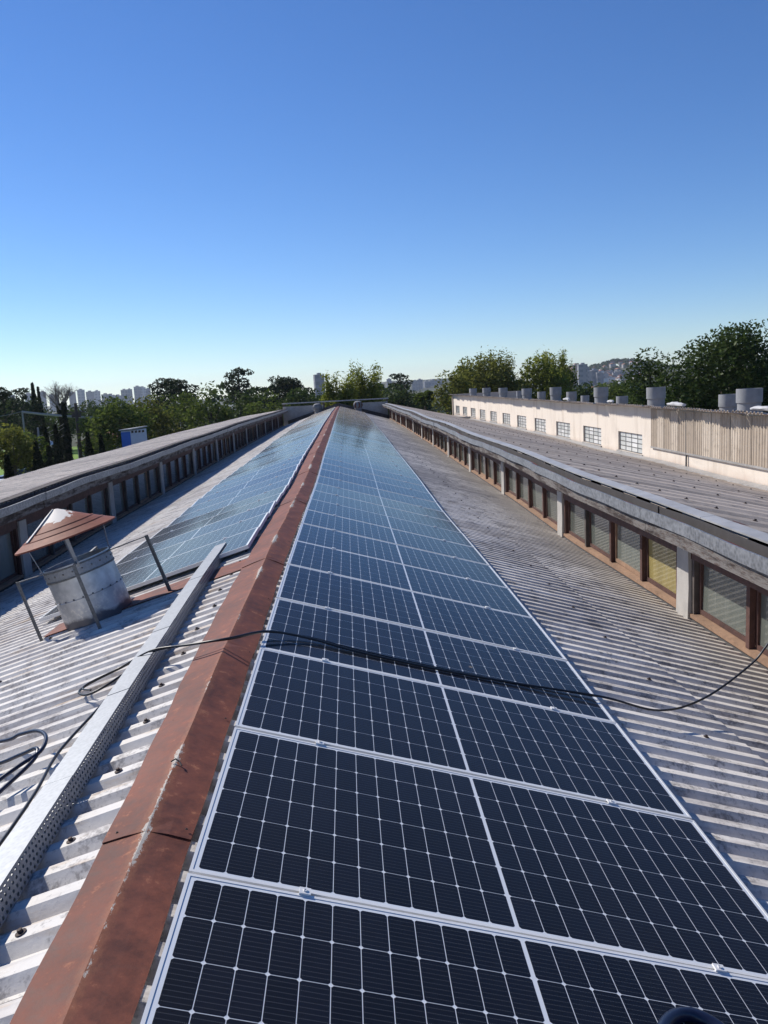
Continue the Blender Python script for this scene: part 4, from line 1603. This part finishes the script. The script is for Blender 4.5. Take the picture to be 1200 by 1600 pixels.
# ------------------------------------------------------------------ left yard: shed, poles, wires, banner, parasol, cars
p = at(211, 700, 74)
sh = empty('shed', (p.x, 74, GZ), 'small blue and white shed with slanted roof beyond the left roof', 'shed')
zt_ = at(211, 672, 74).z - GZ
hw = 19 * 74 / FPX
MB().loft([[(-hw, 0, -.2), (-hw * .12, -.55, -.2), (hw, .2, -.2), (hw * .2, 1.6, -.2)], [(-hw, 0, zt_ - .05), (-hw * .12, -.55, zt_), (hw, .2, zt_ + .1), (hw * .2, 1.6, zt_ + .05)]]).build('wall', 'shed_white', sh)
MB().loft([[(-hw, -.03, -.15), (-hw * .13, -.575, -.15), (-hw * .13, -.555, -.15), (-hw, -.01, -.15)], [(-hw, -.03, zt_ - .14), (-hw * .13, -.575, zt_ - .10), (-hw * .13, -.555, zt_ - .10), (-hw, -.01, zt_ - .14)]]).build('blue_side', 'blue_paint', sh)
MB().loft([[(-hw * 1.15, -.1, zt_ + .0), (-hw * .1, -.80, zt_ + .06), (hw * 1.12, .1, zt_ + .24), (hw * .3, 1.9, zt_ + .14)], [(-hw * 1.15, -.1, zt_ + .10), (-hw * .1, -.80, zt_ + .16), (hw * 1.12, .1, zt_ + .34), (hw * .3, 1.9, zt_ + .24)]]).build('roof', 'trim', sh)
for k in range(4):
    u0, u1 = .06 + k * .22, .20 + k * .22
    xa_, xb_ = -hw * .12 + hw * 1.12 * u0, -hw * .12 + hw * 1.12 * u1
    ya_, yb_ = -.55 + .75 * u0 - .02, -.55 + .75 * u1 - .02
    MB().add([(xa_, ya_, zt_ - .24), (xb_, yb_, zt_ - .22), (xb_, yb_, zt_ - .02), (xa_, ya_, zt_ - .04)], [(0, 1, 2, 3)]).build('window', 'car_glass', sh)


def pole(px, top, Y, r_, label, arms=True, low=None):
    p_ = at(px, top, Y)
    o = empty('utility_pole', (p_.x, Y, GZ), label, 'pole', 'poles along the yard')
    H = p_.z - GZ
    MB().tube([(0, 0, -.3), (.05, 0, H)], [r_ * 1.2, r_ * .8], 8).build('shaft', 'pole_wood' if arms else 'concrete', o, 50)
    if arms:
        MB().box(-.9, .9, -.06, .06, H - 1.0, H - .88).build('crossarm', 'pole_wood', o)
        MB().box(-.45, .45, -.10, .20, H - 1.5, H - 1.05).build('transformer', 'pole_wood', o)
    return Vector((p_.x, Y, p_.z))


q1 = pole(117, 630, 88, .20, 'dark wooden utility pole right of the bare tree')
q2 = pole(34, 643, 90, .12, 'thin pale pole left of the cypress yard', False)
q3 = pole(58, 668, 70, .10, 'short thin pole before the small conifers', False)
q0 = Vector((at(-60, 650, 90).x, 90, at(-60, 652, 90).z))


def wire(a, b, r_, sag, label, mat='iron'):
    pts_ = [a.lerp(b, t) - Vector((0, 0, sag * 4 * t * (1 - t))) for t in np.linspace(0, 1, 14)]
    tag(MB().tube(pts_, r_, 5).build('overhead_wire', mat, smooth=60), label, 'wire', 'overhead wires over the yard')


wire(q2 + Vector((0, 0, -.02)), at(156, 653, 92), .13, .10, 'thick pale overhead pipe running past the pole tops', 'plaster')
wire(q0, q2, .05, .3, 'overhead wire leaving the photo at the left edge')
for k, (ya, yb) in enumerate(((690, 684), (698, 690), (706, 702))):
    wire(at(-20, ya + 6, 60), at(100, yb - 22, 84), .018, .5, 'thin sagging wire in front of the left trees, %s from the top' % ordinal(k + 1))
bp = at_ground(130, 716, GZ)
o = empty('banner', (bp.x, 98, GZ), 'turquoise upright banner sign beside the dark pole', 'sign')
zt, zb_ = at(130, 686, 98).z - GZ, at(130, 702, 98).z - GZ
MB().box(-.38, .38, -.03, .03, zb_, zt).build('board', 'turquoise', o)
MB().box(-.30, .30, -.05, -.032, zb_ + (zt - zb_) * .62, zb_ + (zt - zb_) * .70).build('stripe', 'white_paint', o)
MB().box(-.05, .05, -.03, .03, -.2, zb_ - .002).build('post', 'iron', o)
pp = at(79, 690, 118)
o = empty('parasol', (pp.x, 118, GZ), 'white parasol on the lawn between the small conifers', 'parasol')
hh = pp.z - GZ
MB().lathe([(1.15, hh - .45), (1.12, hh - .40), (.5, hh - .08), (.03, hh + .1), (0, hh + .1)], 10).build('canopy', 'white_paint', o)
MB().tube([(0, 0, -.1), (0, 0, hh)], .03, 6).build('pole', 'iron', o)
hp = at(160, 703, 108)
o = empty('house', (hp.x, 108, GZ), 'pinkish grey house wall glimpsed between conifers left of the blue shed', 'house')
hz_ = at(160, 690, 108).z - GZ
MB().box(-3.2, 3.2, 0, 5, -.2, hz_).build('wall', 'pink_wall', o)
m = MB()
m.loft([[(-3.5, -.4, hz_ + .002), (0, -.4, hz_ + 1.1), (3.5, -.4, hz_ + .002)], [(-3.5, 5.4, hz_ + .002), (0, 5.4, hz_ + 1.1), (3.5, 5.4, hz_ + .002)]])
m.build('roof', 'roof_tile', o)
MB().box(-1.6, -.7, -.05, -.003, 1.0, 2.2).build('window', 'car_glass', o)
MB().box(.8, 1.7, -.05, -.003, .0, 2.1).build('door', 'dark_wood', o)


def car(px, Y, rz, paint, label):
    p_ = at(px, 740, Y)
    o = empty('parked_car', (p_.x, Y, GZ + .01), label, 'car', 'cars parked in the yard')
    o.rotation_euler = (0, 0, rz)
    prof = [(-2.1, .35), (-2.12, .75), (-1.95, .92), (-1.15, 1.0), (-.55, 1.42), (.75, 1.45), (1.45, 1.02), (2.0, .92), (2.08, .6), (2.05, .35)]
    secs = []
    for y, k in ((-.82, .0), (-.86, .15), (-.80, 1), (.80, 1), (.86, .15), (.82, 0)):
        secs.append([(x, y * (1 if z < 1.05 else .86), .35 + (z - .35) * (1 if k else .98)) for x, z in prof])
    MB().loft(secs).build('body', paint, o, 35)
    MB().loft([[(-1.05, y, 1.03), (-.55, y * .9, 1.36), (.72, y * .9, 1.38), (1.32, y, 1.04)] for y in (-.875, .875)]).build('window', 'car_glass', o)
    for x in (-1.3, 1.3):
        for y in (-.78, .78):
            w_ = MB().tube([(x, y - .1, .31), (x, y + .1, .31)], .31, 16).build('wheel', 'tyre', o, 40)
            MB().tube([(x, y - .108, .31), (x, y + .108, .31)], .18, 12).build('rim', 'aluminium', w_, 40)
    for y in (-.6, .6):
        MB().box(2.0, 2.09, y - .16, y + .16, .62, .76).build('headlight', 'car_glass', o)


car(25, 84, .35, 'car_blue', 'dark blue car parked behind the small conifers')
car(3, 74, .2, 'car_white', 'white car parked at the left edge of the yard')
car(42, 92, .3, 'car_white', 'white car parked right of the dark blue car')

# ------------------------------------------------------------------ city skyline


def block(name, px, top, wpx, Y, mat, label, group, zground, dep=.7, roofbits=True, rz=0.):
    p_ = at(px, top, Y)
    wm = wpx * Y / FPX
    o = empty(name, (p_.x, Y, zground), label, 'building', group)
    o.rotation_euler = (0, 0, rz)
    H = p_.z - zground
    m = MB().box(-wm / 2, wm / 2, 0, wm * dep, -2, H)
    m.build('wall', mat, o)
    if roofbits:
        MB().box(-wm * .18, wm * .2, wm * .1, wm * .5, H + .05, H + wm * .16).build('roof_tank', mat, o)
        MB().box(-wm * .52, wm * .52, -wm * .02, wm * dep + wm * .02, H - .8, H - .02).build('parapet', 'plaster', o)
    return o


G1 = 'towers of the left skyline'
LT = [(66, 612, 9, 'grey'), (112, 613, 9, 'grey'), (124, 609, 9, 'white'), (139, 612, 10, 'grey'), (151, 611, 10, 'white'), (163, 616, 10, 'grey'), (172, 617, 12, 'grey'), (193, 609, 9, 'white'), (202, 608, 8, 'white'), (213, 604, 9, 'white'), (222, 605, 9, 'white'), (230, 607, 6, 'grey'), (80, 616, 8, 'grey'), (43, 615, 10, 'grey'), (12, 617, 12, 'grey'), (182, 618, 10, 'grey')]
LT.sort()
for k, (px, t_, w_, c) in enumerate(LT):
    block('tower_block', px, t_, w_, 2400 + (k * 137) % 500, 'facade_' + c, 'hazy %s tower block, %s from the left on the left skyline' % ('pale' if c == 'white' else 'grey', ordinal(k + 1)), G1, GZ - 40, rz=.3 * ((k * 7) % 5 - 2) / 2)
block('tower_block', 499, 585, 15, 1250, 'facade_grey', 'lone grey tower block rising behind the trees left of the bamboo', None, GZ - 40, rz=.25)
G2 = 'hillside buildings on the right'
rs = random.Random(21)
BIGR = [(902, 570, 16, 1500, 'pink'), (911, 569, 14, 1480, 'white'), (893, 572, 9, 1520, 'pink'), (920, 580, 10, 1600, 'white'), (930, 578, 12, 1650, 'grey'), (938, 582, 10, 1600, 'grey'), (946, 583, 10, 1700, 'white'), (955, 580, 9, 1750, 'white'), (963, 582, 10, 1700, 'white'), (972, 580, 12, 1700, 'grey'), (983, 581, 8, 1650, 'pink'), (990, 579, 9, 1700, 'white'), (996, 580, 8, 1720, 'white'), (885, 583, 9, 1500, 'white'), (950, 579, 6, 1800, 'grey'), (915, 573, 12, 1620, 'grey')]
BIGR.sort()
for k, (px, t_, w_, Y, c) in enumerate(BIGR):
    q = at(px, t_, Y)
    block('apartment_block', px, t_, w_, Y, 'facade_' + c, '%s apartment block, %s from the left on the right hillside' % ({'white': 'white', 'pink': 'pinkish', 'grey': 'grey'}[c], ordinal(k + 1)), G2, min(q.z - 14, ground_z(q.x, Y) - 2), rz=rs.uniform(-.4, .4))
for k, (px, t_, w_) in enumerate(((648, 595, 9), (655, 593, 8), (668, 596, 10), (678, 594, 12), (688, 593, 8), (608, 592, 7))):
    q = at(px, t_, 2500)
    block('tower_block', px, t_, w_, 2500 + 40 * k, 'facade_grey', 'hazy far block behind the palm, %s from the left' % ordinal(k + 1 if k < 5 else 1) if k < 5 else 'hazy far block left of the round dark pine', 'far blocks behind the palm', GZ - 40, rz=rs.uniform(-.4, .4))
cols = [('plaster', 'roof_tile'), ('white_paint', 'roof_tile'), ('pink_wall', 'roof_tile'), ('white_paint', 'concrete')]
HN = ['pale house with red tiled roof', 'white house with red tiled roof', 'pinkish house with red tiled roof', 'white house with grey roof']
spots = []
for k in range(99):
    Y = rs.uniform(1480, 2000)
    px = rs.uniform(890, 1004)
    q = at(px, 590, Y)
    spots.append((px, q.x, Y, ground_z(q.x, Y)))
spots.sort()
for k, (px, x, Y, z) in enumerate(spots):
    wm, hm = rs.uniform(8, 16), rs.uniform(5, 9)
    c_ = rs.randrange(4)
    wc, rc = cols[c_]
    o = empty('hillside_house', (x, Y, z), 'small %s on right hillside, %s from the left' % (HN[c_], ordinal(k + 1)), 'house', 'small houses on the right hillside')
    o.rotation_euler = (0, 0, rs.uniform(-.6, .6))
    MB().box(-wm / 2, wm / 2, 0, 8, -8, hm).build('wall', wc, o)
    MB().loft([[(-wm * .54, -.5, hm + .02), (0, -.5, hm + 2.4), (wm * .54, -.5, hm + .02)], [(-wm * .54, 8.5, hm + .02), (0, 8.5, hm + 2.4), (wm * .54, 8.5, hm + .02)]]).build('roof', rc, o)


def wood(name, x0, x1, ya, yb, n, h, leaf, mat, label, seed, zf=None):
    """far wood that reads as one mass"""
    rs_ = np.random.RandomState(seed)
    C = []
    for k in range(n):
        y = rs_.uniform(ya, yb)
        x = (x0 + (x1 - x0) * rs_.rand()) * (y / ((ya + yb) / 2))
        hh_ = h * rs_.uniform(.6, 1.1)
        d = rs_.randn(70, 3)
        d /= np.linalg.norm(d, axis=1)[:, None]
        z0 = (zf(x, y) if zf else GZ)
        C.append(np.array([x, y, z0 + hh_ * .6]) + d * np.array([hh_ * .5, hh_ * .5, hh_ * .45]))
    me = leaf_mesh(name, np.concatenate(C), leaf, mat, rs_)
    tag(link(name, me), label, 'wood', kind='stuff')


wood('far_wood', -420, 330, 260, 700, 420, 12, 1.5, 'leaf_dark', 'dim belt of distant trees below the skyline', 3, ground_z)
wood('far_wood', -300, 900, 800, 1300, 420, 12, 2.6, 'leaf_dark', 'farther belt of trees before the city', 5, ground_z)
wood('hill_wood', _c.x - 120, _c.x + 330, 1850, 2300, 300, 11, 3.5, 'leaf_dark', 'trees on the crest of the right hill', 6, ground_z)

# ------------------------------------------------------------------ haze in the air
hz = MB().box(-6050, 6050, -6050, 6050, GZ - 46, 112)
me = bpy.data.meshes.new('haze')
me.from_pydata(hz.v, [], hz.f)
hm = bpy.data.materials.new('haze')
hm.use_nodes = True
hm.node_tree.nodes.clear()
ho = hm.node_tree.nodes.new('ShaderNodeOutputMaterial')
hv = hm.node_tree.nodes.new('ShaderNodeVolumePrincipled')
hv.inputs['Color'].default_value = (.80, .87, 1.0, 1)
hv.inputs['Density'].default_value = .00008
hv.inputs['Anisotropy'].default_value = .3
hm.node_tree.links.new(hv.outputs[0], ho.inputs['Volume'])
me.materials.append(hm)
tag(link('haze', me), 'pale blue haze in the air over the city', kind='stuff')
